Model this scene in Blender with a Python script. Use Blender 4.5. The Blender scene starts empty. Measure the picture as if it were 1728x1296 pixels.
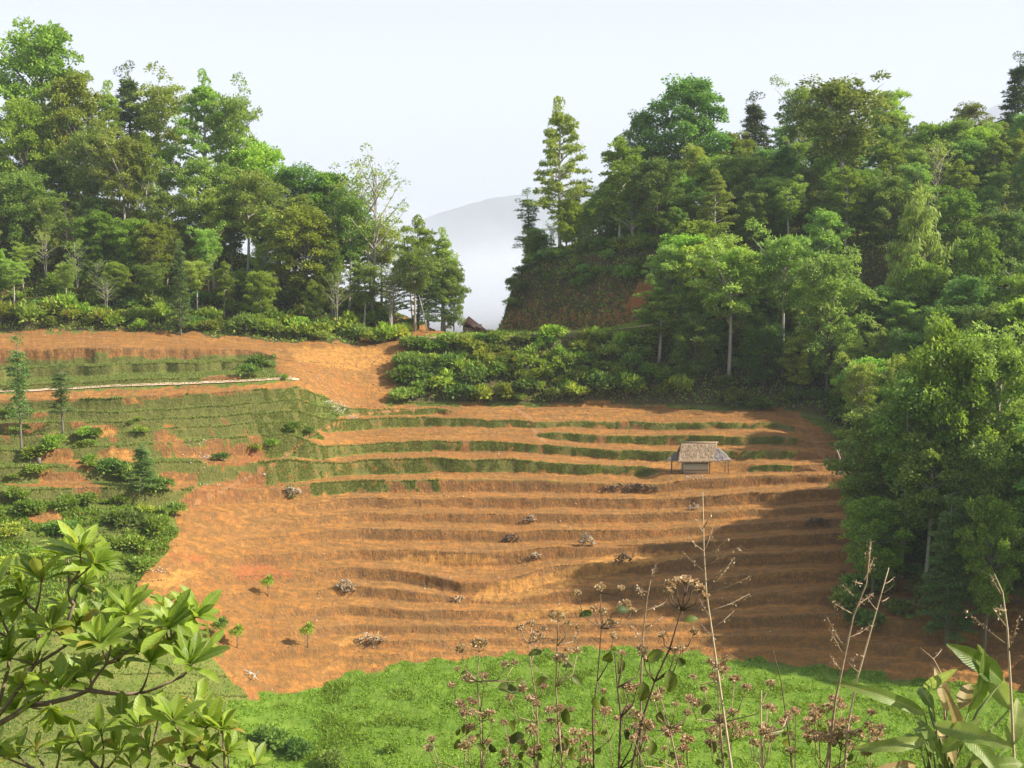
import bpy, math, random
import numpy as np
from mathutils import Vector, Matrix
random.seed(7); rng = np.random.default_rng(7)
S = bpy.context.scene; COL = S.collection
# ------------------------------------------------------------------ camera
FPX = 1850.0; PITCH = math.atan(178/FPX)
cam = bpy.data.cameras.new('camera'); cam.sensor_width = 36; cam.lens = 36*FPX/1728
cam.clip_start = 0.05; cam.clip_end = 20000
co = bpy.data.objects.new('camera', cam); COL.objects.link(co)
co.location = (0, 0, 0); co.rotation_euler = (math.pi/2-PITCH, 0, 0); S.camera = co
# ------------------------------------------------------------------ light
SUN = Vector((0.79, -0.12, 0.60)).normalized()
el = math.asin(SUN.z); az = math.atan2(SUN.x, SUN.y)
sl = bpy.data.lights.new('sun', 'SUN'); sl.energy = 4.7; sl.angle = math.radians(0.6); sl.color = (1, .91, .76)
so = bpy.data.objects.new('sun', sl); COL.objects.link(so)
so.rotation_euler = SUN.to_track_quat('Z', 'Y').to_euler()
W = bpy.data.worlds.new('World'); S.world = W; W.use_nodes = True
nt = W.node_tree; nt.nodes.clear()
sky = nt.nodes.new('ShaderNodeTexSky'); sky.sky_type = 'NISHITA'; sky.sun_disc = False
sky.sun_elevation = el; sky.sun_rotation = az; sky.altitude = 900; sky.air_density = 1.0; sky.dust_density = 3.0; sky.ozone_density = 1.0
mixw = nt.nodes.new('ShaderNodeMix'); mixw.data_type = 'RGBA'; mixw.inputs[0].default_value = 0.62
mixw.inputs[7].default_value = (4.05, 4.25, 4.95, 1)
bg = nt.nodes.new('ShaderNodeBackground'); bg.inputs[1].default_value = 0.080
wo = nt.nodes.new('ShaderNodeOutputWorld')
nt.links.new(sky.outputs[0], mixw.inputs[6]); nt.links.new(mixw.outputs[2], bg.inputs[0]); nt.links.new(bg.outputs[0], wo.inputs[0])
S.view_settings.view_transform = 'Standard'; S.view_settings.look = 'None'; S.view_settings.gamma = 1
S.view_settings.exposure = 1.28
S.cycles.max_bounces = 6; S.cycles.diffuse_bounces = 3; S.cycles.transmission_bounces = 3
S.cycles.glossy_bounces = 2; S.cycles.transparent_max_bounces = 8; S.cycles.volume_bounces = 3
S.cycles.use_denoising = True; S.cycles.caustics_reflective = False; S.cycles.caustics_refractive = False
# ------------------------------------------------------------------ pixel <-> ray
cp, sp = math.cos(PITCH), math.sin(PITCH)
def ut(px, py):
    xc = (np.asarray(px, float)-864)/FPX; yc = (648-np.asarray(py, float))/FPX
    dy = cp+yc*sp; return xc/dy, -(-sp+yc*cp)/dy
def proj(x, y, z):
    d = y*cp - z*sp; d = np.maximum(d, .01); up = y*sp+z*cp
    return 864+FPX*x/d, 648-FPX*up/d
def P(px, py, Y):
    u, t = ut(px, py); return Vector((float(u)*Y, Y, -float(t)*Y))
# ------------------------------------------------------------------ mesh helpers
def mesh_np(name, V, Q=None, T=None, mats=(), mi=None, smooth=False, attrs=None):
    V = np.asarray(V, np.float32); me = bpy.data.meshes.new(name)
    nq = 0 if Q is None else len(Q); ntr = 0 if T is None else len(T)
    me.vertices.add(len(V)); me.vertices.foreach_set('co', V.ravel())
    idx = []
    if nq: idx.append(np.asarray(Q, np.int32).ravel())
    if ntr: idx.append(np.asarray(T, np.int32).ravel())
    idx = np.concatenate(idx); me.loops.add(len(idx)); me.loops.foreach_set('vertex_index', idx)
    me.polygons.add(nq+ntr)
    ls = np.concatenate([np.arange(nq)*4, nq*4+np.arange(ntr)*3]).astype(np.int32)
    me.polygons.foreach_set('loop_start', ls)
    if smooth: me.polygons.foreach_set('use_smooth', np.ones(nq+ntr, bool))
    for m in mats: me.materials.append(m)
    if mi is not None: me.polygons.foreach_set('material_index', np.asarray(mi, np.int32))
    for k, v in (attrs or {}).items():
        a = me.attributes.new(k, 'FLOAT', 'POINT'); a.data.foreach_set('value', np.asarray(v, np.float32))
    me.update(calc_edges=True); me.validate(); return me
class MB:
    def __init__(s): s.V = []; s.Q = []; s.T = []; s.n = 0; s.A = []; s.hasA = False
    def add(s, V, Q=None, T=None, A=None):
        V = np.asarray(V, float).reshape(-1, 3); s.A.append(np.zeros((len(V), 2)) if A is None else np.asarray(A, float)); s.hasA |= A is not None
        if Q is not None and len(Q): s.Q.append(np.asarray(Q, int).reshape(-1, 4)+s.n)
        if T is not None and len(T): s.T.append(np.asarray(T, int).reshape(-1, 3)+s.n)
        s.V.append(V); s.n += len(V)
    def tube(s, pts, rad, n=6, cap=True):
        pts = np.asarray([tuple(p) for p in pts], float); k = len(pts)
        rad = np.ones(k)*rad if np.isscalar(rad) else np.asarray(rad, float)
        d = np.gradient(pts, axis=0); d /= np.linalg.norm(d, axis=1)[:, None]+1e-9
        ref = np.array([0, 0, 1.]) if abs(d[0][2]) < .9 else np.array([1., 0, 0])
        a = np.cross(d, ref); a /= np.linalg.norm(a, axis=1)[:, None]+1e-9; b = np.cross(d, a)
        th = np.arange(n)/n*2*math.pi
        V = pts[:, None, :]+rad[:, None, None]*(a[:, None, :]*np.cos(th)[None, :, None]+b[:, None, :]*np.sin(th)[None, :, None])
        Q = [(i*n+j, i*n+(j+1) % n, (i+1)*n+(j+1) % n, (i+1)*n+j) for i in range(k-1) for j in range(n)]
        T = []
        if cap:
            V = np.concatenate([V.reshape(-1, 3), pts[:1], pts[-1:]]); c0 = k*n
            T = [(c0, (j+1) % n, j) for j in range(n)]+[(c0+1, (k-1)*n+j, (k-1)*n+(j+1) % n) for j in range(n)]
        s.add(V, Q, T)
    def box(s, c, d, R=None):
        c = np.array(c, float); d = np.array(d, float)/2
        v = np.array([[x, y, z] for x in (-1, 1) for y in (-1, 1) for z in (-1, 1)], float)*d
        if R is not None: v = v@np.array(R).T
        s.add(v+c, [(0, 1, 3, 2), (4, 6, 7, 5), (0, 4, 5, 1), (2, 3, 7, 6), (0, 2, 6, 4), (1, 5, 7, 3)])
    def leaves(s, C, D, N, L, Wd):          # diamonds: C base, D direction, N normal
        C = np.asarray(C, float); k = len(C)
        D = D/(np.linalg.norm(D, axis=1)[:, None]+1e-9); sd = np.cross(D, N); sd /= np.linalg.norm(sd, axis=1)[:, None]+1e-9
        L = np.broadcast_to(np.asarray(L, float), (k,))[:, None]; Wd = np.broadcast_to(np.asarray(Wd, float), (k,))[:, None]
        V = np.stack([C, C+D*L*.45+sd*Wd*.5, C+D*L, C+D*L*.45-sd*Wd*.5], 1)
        s.add(V.reshape(-1, 3), np.arange(4*k).reshape(-1, 4))
    def mesh(s, name, mat, smooth=False):
        return mesh_np(name, np.concatenate(s.V), np.concatenate(s.Q) if s.Q else None, np.concatenate(s.T) if s.T else None,
                       [mat] if not isinstance(mat, (list, tuple)) else mat, smooth=smooth,
                       attrs=dict(rib=np.concatenate(s.A)[:, 0], along=np.concatenate(s.A)[:, 1]) if s.hasA else None)
def link(name, me, parent=None, loc=None):
    o = bpy.data.objects.new(name, me); COL.objects.link(o)
    if parent: o.parent = parent
    if loc is not None: o.location = loc
    return o
def tag(o, label, cat, group=None, kind=None):
    if label: o['label'] = label
    if cat: o['category'] = cat
    if group: o['group'] = group
    if kind: o['kind'] = kind
    return o
def empty(name, loc, rz=0, scale=(1, 1, 1)):
    o = bpy.data.objects.new(name, None); COL.objects.link(o); o.location = loc; o.rotation_euler = (0, 0, rz); o.scale = scale
    o.empty_display_size = .3; return o
# value noise
_tab = rng.random((256, 256))
def vnoise(x, y):
    x = np.asarray(x, float); y = np.asarray(y, float)
    xi = np.floor(x).astype(int); yi = np.floor(y).astype(int); fx = x-xi; fy = y-yi
    fx = fx*fx*(3-2*fx); fy = fy*fy*(3-2*fy); g = lambda a, b: _tab[a & 255, b & 255]
    return ((g(xi, yi)*(1-fx)+g(xi+1, yi)*fx)*(1-fy)+(g(xi, yi+1)*(1-fx)+g(xi+1, yi+1)*fx)*fy)*2-1
def fbm(x, y, o=4):
    s = 0; a = .5
    for i in range(o): s = s+a*vnoise(x*2**i+17.3*i, y*2**i+5.1*i); a *= .5
    return s
# ------------------------------------------------------------------ materials
def mat(name):
    m = bpy.data.materials.new(name); m.use_nodes = True; n = m.node_tree; n.nodes.clear()
    return m, n, (lambda t: n.nodes.new(t)), n.links.new
def ramp(N, stops):
    r = N('ShaderNodeValToRGB'); e = r.color_ramp.elements
    while len(e) < len(stops): e.new(.5)
    for k, (p, c) in enumerate(stops): e[k].position = p; e[k].color = (*c, 1)
    return r
def simple(name, c1, c2, scale=5, rough=.9, bump=0.0, stretch=(1, 1, 1), coord='Object'):
    m, n, N, L = mat(name)
    tc = N('ShaderNodeTexCoord'); mp = N('ShaderNodeMapping'); mp.inputs['Scale'].default_value = stretch
    tx = N('ShaderNodeTexNoise'); tx.inputs['Scale'].default_value = scale; tx.inputs['Detail'].default_value = 6
    r = ramp(N, [(.3, c1), (.7, c2)]); b = N('ShaderNodeBsdfPrincipled'); o = N('ShaderNodeOutputMaterial')
    L(tc.outputs[coord], mp.inputs[0]); L(mp.outputs[0], tx.inputs[0]); L(tx.outputs[0], r.inputs[0]); L(r.outputs[0], b.inputs['Base Color'])
    b.inputs['Roughness'].default_value = rough
    if bump:
        bp = N('ShaderNodeBump'); bp.inputs['Strength'].default_value = bump; bp.inputs['Distance'].default_value = .05
        L(tx.outputs[0], bp.inputs['Height']); L(bp.outputs[0], b.inputs['Normal'])
    L(b.outputs[0], o.inputs[0]); return m
def foliage(name, dark, mid, lite, trans=.38, objvar=.35, rough=.55, old=None):
    """per-leaf and per-plant colour variation; thin-leaf translucency"""
    m, n, N, L = mat(name)
    g = N('ShaderNodeNewGeometry'); oi = N('ShaderNodeObjectInfo')
    st = [(0, dark), (.5, mid), (1, lite)]
    if old: st = [(0, dark), (.45, mid), (.9, lite), (1, old)]
    r = ramp(N, st); L(g.outputs['Random Per Island'], r.inputs[0])
    h = N('ShaderNodeHueSaturation')
    m1 = N('ShaderNodeMapRange'); m1.inputs[3].default_value = .5-.055*objvar*2; m1.inputs[4].default_value = .5+.020*objvar*2
    m2 = N('ShaderNodeMapRange'); m2.inputs[3].default_value = 1-objvar; m2.inputs[4].default_value = 1+objvar
    m3 = N('ShaderNodeMath'); m3.operation = 'FRACT'; m4 = N('ShaderNodeMath'); m4.operation = 'MULTIPLY'; m4.inputs[1].default_value = 7.31
    L(oi.outputs['Random'], m1.inputs[0]); L(oi.outputs['Random'], m4.inputs[0]); L(m4.outputs[0], m3.inputs[0]); L(m3.outputs[0], m2.inputs[0])
    L(m1.outputs[0], h.inputs['Hue']); L(m2.outputs[0], h.inputs['Value']); L(r.outputs[0], h.inputs['Color'])
    b = N('ShaderNodeBsdfPrincipled'); b.inputs['Roughness'].default_value = rough
    b.inputs['Specular IOR Level'].default_value = .3
    t = N('ShaderNodeBsdfTranslucent'); mx = N('ShaderNodeMixShader'); mx.inputs[0].default_value = trans
    hv = N('ShaderNodeHueSaturation'); hv.inputs['Hue'].default_value = .485; hv.inputs['Value'].default_value = 1.5; hv.inputs['Saturation'].default_value = 1.05
    L(h.outputs[0], b.inputs['Base Color']); L(h.outputs[0], hv.inputs['Color']); L(hv.outputs[0], t.inputs[0])
    L(b.outputs[0], mx.inputs[1]); L(t.outputs[0], mx.inputs[2])
    o = N('ShaderNodeOutputMaterial'); L(mx.outputs[0], o.inputs[0]); return m
M_broad = foliage('leaf_broad', (0.110, 0.212, 0.026), (0.219, 0.376, 0.044), (0.373, 0.550, 0.075))
M_dark = foliage('leaf_dark', (0.084, 0.177, 0.036), (0.151, 0.297, 0.053), (0.258, 0.420, 0.086))
M_olive = foliage('leaf_olive', (0.128, 0.209, 0.035), (0.218, 0.351, 0.056), (0.346, 0.494, 0.101))
M_bright = foliage('leaf_bright', (0.110, 0.182, 0.022), (0.193, 0.303, 0.036), (0.289, 0.387, 0.061), objvar=.15)
M_fir = foliage('leaf_fir', (0.050, 0.112, 0.031), (0.097, 0.192, 0.044), (0.159, 0.273, 0.065), trans=.15)
M_bush = foliage('leaf_bush', (0.106, 0.194, 0.022), (0.187, 0.320, 0.033), (0.300, 0.438, 0.059), old=(0.421, 0.287, 0.071))
M_bush2 = foliage('leaf_bush_dark', (0.080, 0.162, 0.027), (0.148, 0.267, 0.045), (0.246, 0.372, 0.069))
M_grass = foliage('grass_blade', (0.086, 0.126, 0.022), (0.144, 0.198, 0.039), (0.230, 0.264, 0.066), objvar=0, old=(0.345, 0.240, 0.099))
M_crop = foliage('crop_leaf', (.120, .225, .014), (.170, .310, .022), (.270, .410, .045), objvar=0)
M_bark = simple('bark', (.10, .085, .07), (.24, .21, .17), 6, stretch=(3, 3, .6), bump=.4)
M_bark_pale = simple('bark_pale', (.24, .21, .17), (.50, .46, .39), 5, stretch=(3, 3, .6), bump=.3)
# ------------------------------------------------------------------ terrain
CX = [-1600, -500, 30, 200, 420, 540, 600, 700, 790, 835, 850, 862, 880, 960, 1100, 1300, 1400, 1550, 1690, 2300, 3300]
def row_py(pairs_px, pys, Ys):      # semantic row given by pixels and depth
    return pairs_px, pys, Ys
ROWS = {
 'B': ([-1600,30,200,420,520,560,700,864,1100,1300,1430,1550,1690,2300,3300],
       [1170,1170,1172,1180,1172,1142,1122,1108,1098,1118,1136,1150,1165,1190,1200],
       [70,90,94,103,106,110,112.5,115,115.5,113,111,109.5,107,100,90]),
 'C': ([-1600,30,200,300,420,600,864,1100,1300,1430,1550,1690,2300,3300],
       [800,830,832,842,830,812,808,812,800,808,850,900,900,880],
       [95,122,126,130,139,148,151,151,150,146,136,126,110,100]),
 'D': ([-1600,30,200,420,500,560,600,700,864,960,1100,1300,1400,1550,1690,2300,3300],
       [640,662,653,643,638,668,682,686,688,690,692,695,715,780,850,760,700],
       [130,149,151,154,158,167,172,176,178,178,178,176,170,158,140,125,110]),
 'F': ([-1600,30,200,420,600,700,790,864,960,1100,1300,1400,1550,1690,2300,3300],
       [540,560,561,577,584,576,568,565,562,549,560,590,610,640,560,500],
       [170,184,185,187,190,191,191.5,192,192,193,193,190,178,165,150,140]),
 'H': ([-1600,30,200,420,600,700,790,832,846,856,866,880,960,1040,1100,1300,1400,1550,1690,2300,3300],
       [430,440,450,498,540,556,566,563,548,515,480,458,432,428,425,425,425,430,440,380,360],
       [210,212,212,208,206,206,212,232,238,238,237,234,222,210,206,206,206,203,195,180,170]),
 'I': ([-1600,30,200,420,600,700,770,800,840,862,880,960,1100,1300,1400,1550,1690,2300,3300],
       [300,310,335,430,494,545,585,590,585,500,462,412,370,310,285,285,270,240,220],
       [240,242,238,226,216,213,220,240,246,246,246,248,250,252,255,255,252,245,240]),
}
NU_IN = 860
uL = np.concatenate([np.linspace(-1.5, -.50, 46)[:-1], np.linspace(-.50, .50, NU_IN), np.linspace(.50, 1.5, 46)[1:]])
def smooth1(a, k):
    ker = np.hanning(2*k+3)[1:-1]; ker /= ker.sum(); return np.convolve(np.pad(a, k, mode='edge'), ker, 'valid')
def col_interp(pxs, vals): return np.interp(uL, [(p-864)/FPX for p in pxs], vals)
sem = []   # list of (Y[], z[]) over columns
def srow(key, sm=14):
    pxs, pys, Ys = ROWS[key]; py = smooth1(col_interp(pxs, pys), sm); Y = smooth1(col_interp(pxs, Ys), 24)
    _, t = ut(864, py); return Y, -t*Y
B, C_, D, F, H, I = (srow('B', 22), srow('C', 22), srow('D', 16), srow('F'), srow('H', 5), srow('I', 8))
one = np.ones_like(uL)
wl = np.clip((480/1850-0-(uL+864/1850))/(60/1850), 0, 1)     # 1 on the left (track) side
D2 = (D[0]+2.2, D[1]+.05)
G_ = (F[0]+np.maximum(6.0, (H[0]-F[0]-4)*np.clip((uL-(800-864)/FPX)/.01, 0, 1)), F[1]+.1*one); wr = 1/(1+np.exp(-(uL-(620-864)/FPX)/.01)); G_ = (G_[0], (G_[1]-np.clip(G_[0]-F[0]-6, 0, 40)*.055)*wr+(F[1]+(H[1]-F[1])*(np.clip((G_[0]-F[0])/(H[0]-F[0]), 0, 1)))*(1-wr))
NEARZ = -28.6
A = [(-40*one, 14*one), (-6*one, .4*one), (0*one, -1.65*one), (6*one, -4.4*one), (60*one, NEARZ*one)]
_, tb = ut(864, 1296+40*one); Afn = (B[0]-33, None); Afn = (Afn[0], B[1]-.5-3.5*np.clip((uL+.20)/.1, 0, 1)*0)
sem = A+[Afn, B, C_, D, D2, F, G_, H, I, (I[0]+60, I[1]*.3-28), (420*one, -95*one), (900*one, -150*one), (2000*one, -170*one), (9800*one, -170*one)]
semY = np.stack([s[0] for s in sem], 1); semZ = np.stack([s[1] for s in sem], 1)
NCOL = len(uL)
# terrace risers: polyline (px, py) and strength
TL = [  # bare soil
 ([30,250,420,520,560,700,864,1100,1300,1430,1700],[1150,1140,1150,1148,1118,1106,1100,1092,1104,1118,1148], .5),
 ([30,250,420,600,864,1100,1300,1430,1700],[1110,1105,1108,1090,1084,1080,1083,1088,1120], 1),
 ([30,250,420,600,864,1100,1300,1430,1700],[1080,1075,1072,1062,1064,1060,1050,1048,1080], 1),
 ([30,250,420,600,700,864,1100,1300,1430,1700],[1045,1042,1038,1032,1040,1038,1036,1012,1008,1040], 1),
 ([30,250,420,600,700,864,1100,1300,1430,1700],[1010,1012,1008,1000,1008,1016,1002,978,972,1005], .9),
 ([30,250,420,600,700,780,860,940,1000,1100,1300,1430,1700],[980,985,982,966,978,1002,994,966,958,955,944,940,975], 1.3),
 ([30,250,420,600,700,780,864,940,1100,1300,1430,1700],[950,955,948,936,940,944,942,934,932,914,910,945], 1.1),
 ([30,250,420,600,864,1100,1300,1430,1700],[920,930,916,900,906,902,888,882,925], .9),
 ([30,250,420,600,864,1100,1300,1430,1700],[895,905,890,872,876,874,866,858,905], .9),
 ([30,250,420,600,864,1100,1300,1430,1700],[870,878,866,850,849,851,846,836,890], 1.1),
 ([30,150,250,420,600,864,1100,1300,1430,1700],[842,836,850,842,824,822,826,806,806,865], 1.2),
 # grassy
 ([30,300,430,480,600,720,864,1050,1130,1220,1430,1700],[800,792,806,800,790,787,788,794,797,792,790,840], 1.2),
 ([30,150,300,480,530,600,720,864,1050,1140,1300,1430,1700],[770,764,758,745,764,757,750,753,768,771,768,770,820], 1.1),
 ([30,200,420,500,545,700,905,1050,1320,1400,1700],[744,738,722,720,742,734,735,743,745,752,800], 1),
 ([30,200,420,500,550,600,720,864,1050,1320,1400,1700],[722,719,706,704,722,718,712,716,717,718,735,780], 1),
 ([30,200,420,500,545,600,745,800,1000,1300,1400,1700],[702,703,690,684,692,694,693,698,702,706,724,765], 1),
 ([30,200,420,500,545,600,745,800,1000,1300,1400,1700],[684,686,673,664,676,688,689,692,696,700,719,757], 1),
]
TSTR = {11: ([1105, 1130, 1255, 1275], [1, 0, 0, 1]), 13: ([500, 560, 890, 930], [1, 0, 0, 1]), 15: ([500, 560, 600, 745, 770], [1, .3, 1, 1, 0]), 16: ([520, 560], [1, 0])}
UL = [ # ledges above the track (left only)
 ([30,200,420,470,600,864,3000],[630,622,615,622,640,640,640], 1.2),
 ([30,200,420,470,600,864,3000],[612,604,598,606,620,610,610], 1.2),
]
def macroY_at(pyline, lo, hi):
    """per column Y where the macro surface shows at this image row, between semantic rows lo and hi"""
    out = np.zeros(NCOL)
    for j in range(NCOL):
        Ys = semY[j, lo:hi+1]; Zs = semZ[j, lo:hi+1]
        _, pp = proj(uL[j]*Ys, Ys, Zs); pp = np.minimum.accumulate(pp-np.arange(len(pp))*1e-4)
        fY = np.linspace(Ys[0], Ys[-1], 160); fZ = np.interp(fY, Ys, Zs); _, fp = proj(uL[j]*fY, fY, fZ)
        fp = np.minimum.accumulate(fp-np.arange(160)*1e-4)
        out[j] = np.interp(-pyline[j], -fp, fY)
    return out
iB, iC, iD, iD2, iF = 6, 7, 8, 9, 10
brk = [semY[:, iB]]; strg = [np.zeros(NCOL)]; brkkind = ['B']
for k, (xs, ys, s) in enumerate(TL):
    py = smooth1(col_interp(xs, ys), 8)+fbm(uL*45+k*9, np.zeros(NCOL)+k)*2.6
    brk.append(macroY_at(py, iB, iD)); st = s*(1+.5*fbm(uL*20+k*3, np.zeros(NCOL)+3*k))
    if TSTR.get(k): st = st*col_interp(*TSTR[k])
    st = st*(col_interp([250, 620], [.35, 1]) if k < 10 else col_interp([30, 500, 560], [1.35, 1.35, 1]))
    strg.append(st); brkkind.append('T%d' % k)
brk.append(semY[:, iD]); strg.append(np.zeros(NCOL)); brkkind.append('D')
brk.append(semY[:, iD2]); strg.append(.8*wl); brkkind.append('D2')
for k, (xs, ys, s) in enumerate(UL):
    py = smooth1(col_interp(xs, ys), 8)+fbm(uL*40+k*5, np.zeros(NCOL)+40+k)*4
    brk.append(macroY_at(py, iD2, iF)); strg.append(s*wl); brkkind.append('U%d' % k)
brk.append(semY[:, iF]); strg.append(np.zeros(NCOL)); brkkind.append('F')
brk = np.stack(brk, 1); strg = np.stack(strg, 1)
for k in range(1, brk.shape[1]): brk[:, k] = np.maximum(brk[:, k], brk[:, k-1]+.25)
over = brk[:, -1]-semY[:, iF]
# macro z at breakpoints
bz = np.stack([[np.interp(brk[j, k], semY[j], semZ[j]) for k in range(brk.shape[1])] for j in range(NCOL)])
rowsY, rowsZ, rowsR, rowsK = [], [], [], []          # R = riser mask, K = breakpoint index
def addrow(Y, Z, R=None, K=-1.):
    rowsY.append(Y); rowsZ.append(Z); rowsR.append(np.zeros(NCOL) if R is None else R); rowsK.append(K)
def sub(i, j, n):                                   # semantic i -> j
    for f in np.arange(n)/n: addrow(semY[:, i]*(1-f)+semY[:, j]*f, semZ[:, i]*(1-f)+semZ[:, j]*f)
sub(0, 1, 6); sub(1, 2, 6); sub(2, 3, 8); sub(3, 4, 10); sub(4, 5, 6); sub(5, 6, 40)
for k in range(brk.shape[1]-1):
    Y0, Y1 = brk[:, k], brk[:, k+1]; Z0, Z1 = bz[:, k], bz[:, k+1]; Ln = Y1-Y0
    fw = np.clip(.26/Ln, .03, .3)
    s0, s1 = np.clip(strg[:, k], 0, 1.3), np.clip(strg[:, k+1], 0, 1.3)
    h0 = fw+(.46-fw)*np.minimum(s0, 1.15); h1 = fw+(.46-fw)*np.minimum(s1, 1.15)
    keys = [(0, 0), (.35, .42), (.75, .86), (1, 1)]
    for a, b in keys[:-1]: addrow(Y0+Ln*fw*a, Z0+(Z1-Z0)*h0*b, s0*(1 if a < .9 else .3), k)
    nm = 7
    for i in range(nm):
        f = i/nm; r = s0*.6*(f == 0); addrow(Y0+Ln*(fw+(1-2*fw)*f), Z0+(Z1-Z0)*(h0+(1-h0-h1)*f), r, k+.5)
    for a, b in keys[:-1]:
        b2 = 1-dict(((1-.75)*1.0, .86) if False else (q, w) for q, w in [(0, 1), (.35, .72), (.75, .26)])[a]
        addrow(Y0+Ln*(1-fw+fw*a), Z0+(Z1-Z0)*(1-h1+h1*b2), s1*(.3 if a == 0 else 1), k+1)
sub(10, 11, 8); sub(11, 12, 46); sub(12, 13, 34); sub(13, 14, 24); sub(14, 15, 10); sub(15, 16, 8); sub(16, 17, 6); sub(17, 18, 4)
addrow(semY[:, 18], semZ[:, 18])
TY = np.stack(rowsY, 1); TZ = np.stack(rowsZ, 1); TR = np.stack(rowsR, 1); TK = np.array(rowsK); NR = TY.shape[1]
TY = np.maximum.accumulate(TY, 1)
def xscale(Y): return np.where(Y > 60, Y, 30+np.maximum(Y, -10)*.5+0*Y)
TX = uL[:, None]*xscale(TY)
att = np.clip((TY-62)/20, 0, 1)*np.clip((1200-TY)/400, .3, 1)
hill = np.clip((TY-188)/12, 0, 1)
TZ = TZ+att*(fbm(TX*.30, TY*.45, 3)*.15+fbm(TX*1.9, TY*1.9, 2)*.08+fbm(TX*4.3, TY*4.3, 2)*.07)+hill*att*fbm(TX*.12, TY*.12, 4)*1.6
PX, PY = proj(TX, TY, TZ)
def ground(x, Y):
    """terrain height under world point"""
    u = x/float(xscale(np.array(float(Y)))); j = int(np.clip(np.searchsorted(uL, u)-1, 0, NCOL-2)); a = (u-uL[j])/(uL[j+1]-uL[j]); a = min(max(a, 0), 1)
    return float(np.interp(Y, TY[j], TZ[j])*(1-a)+np.interp(Y, TY[j+1], TZ[j+1])*a)
def ground_v(x, Y):
    u = x/Y; j = np.clip(np.searchsorted(uL, u), 1, NCOL-1); return np.array([np.interp(Y[i], TY[j[i]], TZ[j[i]]) for i in range(len(x))])
def hit(px, py, y0=70., y1=260.):
    """world point where the ray through this picture point first meets the ground"""
    u, t = ut(px, py); j = int(np.clip(np.searchsorted(uL, u), 1, NCOL-1))
    Ys = np.arange(y0, y1, .1); g = np.interp(Ys, TY[j], TZ[j]); d = (-t*Ys)-g
    k = np.argmax(d < 0) if (d < 0).any() else len(Ys)-1
    Y = Ys[k]; return Vector((float(u)*Y, Y, float(g[k])))
_p = hit(1180, 801); _r = np.hypot((TX-_p.x-.2)/5.2, (TY-_p.y-1.5)/2.9); _w = np.clip((1.5-_r)/.5, 0, 1)
TZ = TZ*(1-_w)+(_p.z+.02)*_w; PX, PY = proj(TX, TY, TZ)
def inpoly(px, py, poly):
    r = np.zeros(px.shape, bool); n = len(poly)
    for i in range(n):
        x1, y1 = poly[i]; x2, y2 = poly[(i+1) % n]
        c = ((y1 > py) != (y2 > py)) & (px < (x2-x1)*(py-y1)/((y2-y1) if y2 != y1 else 1e-6)+x1); r ^= c
    return r
vis = (TY > 62) & (TY < 300)
jx = PX+fbm(TX*.35, TY*.35)*16; jy = PY+fbm(TX*.35+50, TY*.35)*9
BOWL = [(296,850),(330,820),(420,800),(470,785),(500,770),(545,728),(600,690),(640,686),(760,684),(900,686),(1000,676),(1150,690),(1300,690),(1350,696),(1440,780),(1440,870),(1480,930),(1600,1000),(1740,1005),(2400,1020),(2400,1210),(1700,1168),(1430,1138),(1250,1112),(1090,1100),(860,1110),(700,1124),(570,1146),(520,1176),(430,1186),(380,1140),(330,1060),(225,1005),(235,975),(290,930),(305,880)]
soil = inpoly(jx, jy, BOWL)
for pl in ([(462,572),(600,580),(682,588),(668,640),(652,690),(590,694),(545,670),(500,650),(466,625)],
           [(-400,560),(20,560),(250,559),(470,578),(470,600),(300,604),(150,602),(20,612),(-400,615)],
           [(150,773),(190,756),(235,766),(225,782)], [(262,757),(420,751),(478,742),(482,758),(440,780),(400,792),(330,776)],
           [(150,716),(182,717),(202,738),(165,742)], [(200,672),(235,671),(240,682),(205,684)], [(255,800),(330,795),(330,812),(270,812)],
           [(50,700),(75,698),(78,706),(55,708)], [(60,730),(98,728),(98,733),(64,736)], [(600,590),(625,545),(690,536),(800,556),(700,572),(660,600)], [(240,500),(270,430),(290,500),(270,520)],
           [(330,470),(400,462),(400,505),(340,510)], [(60,800),(130,795),(160,812),(70,822)], [(50,868),(95,862),(110,880),(60,885)], [(340,640),(400,632),(405,640),(345,648)], [(100,770),(150,780),(150,790),(95,785)],
           [(-50,672),(300,653),(505,643),(505,653),(300,664),(-50,686)], [(30,660),(100,655),(100,676),(30,682)], [(240,812),(300,800),(330,815),(300,830)]):
    soil |= inpoly(jx, jy, pl)
soil = soil.astype(float)
cliff = inpoly(jx, jy, [(845,560),(870,490),(960,490),(1000,478),(1100,470),(1120,545),(960,562)]) & (TY > 196)
soil = np.where(cliff, .30, soil); soil = np.where(cliff & inpoly(jx, jy, [(1015,552),(1060,520),(1085,470),(1112,475),(1075,548)]), 1, soil); soil *= vis
field = ((PY > 0) & (TY < brk[:, 0][:, None]+.4+fbm(TX*.5, TY*.5)*1.8) & (TY > 62) & (PX > 380)).astype(float)
soil = np.where((PX < 540) & (PY > 655) & (PY < 850) & (fbm(TX*.16, TY*.45+70) > .29) & vis, .8, soil)
soil = np.where(cliff & (PY > 520+fbm(TX*.4, TY*.4)*30), .47, soil)
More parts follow.
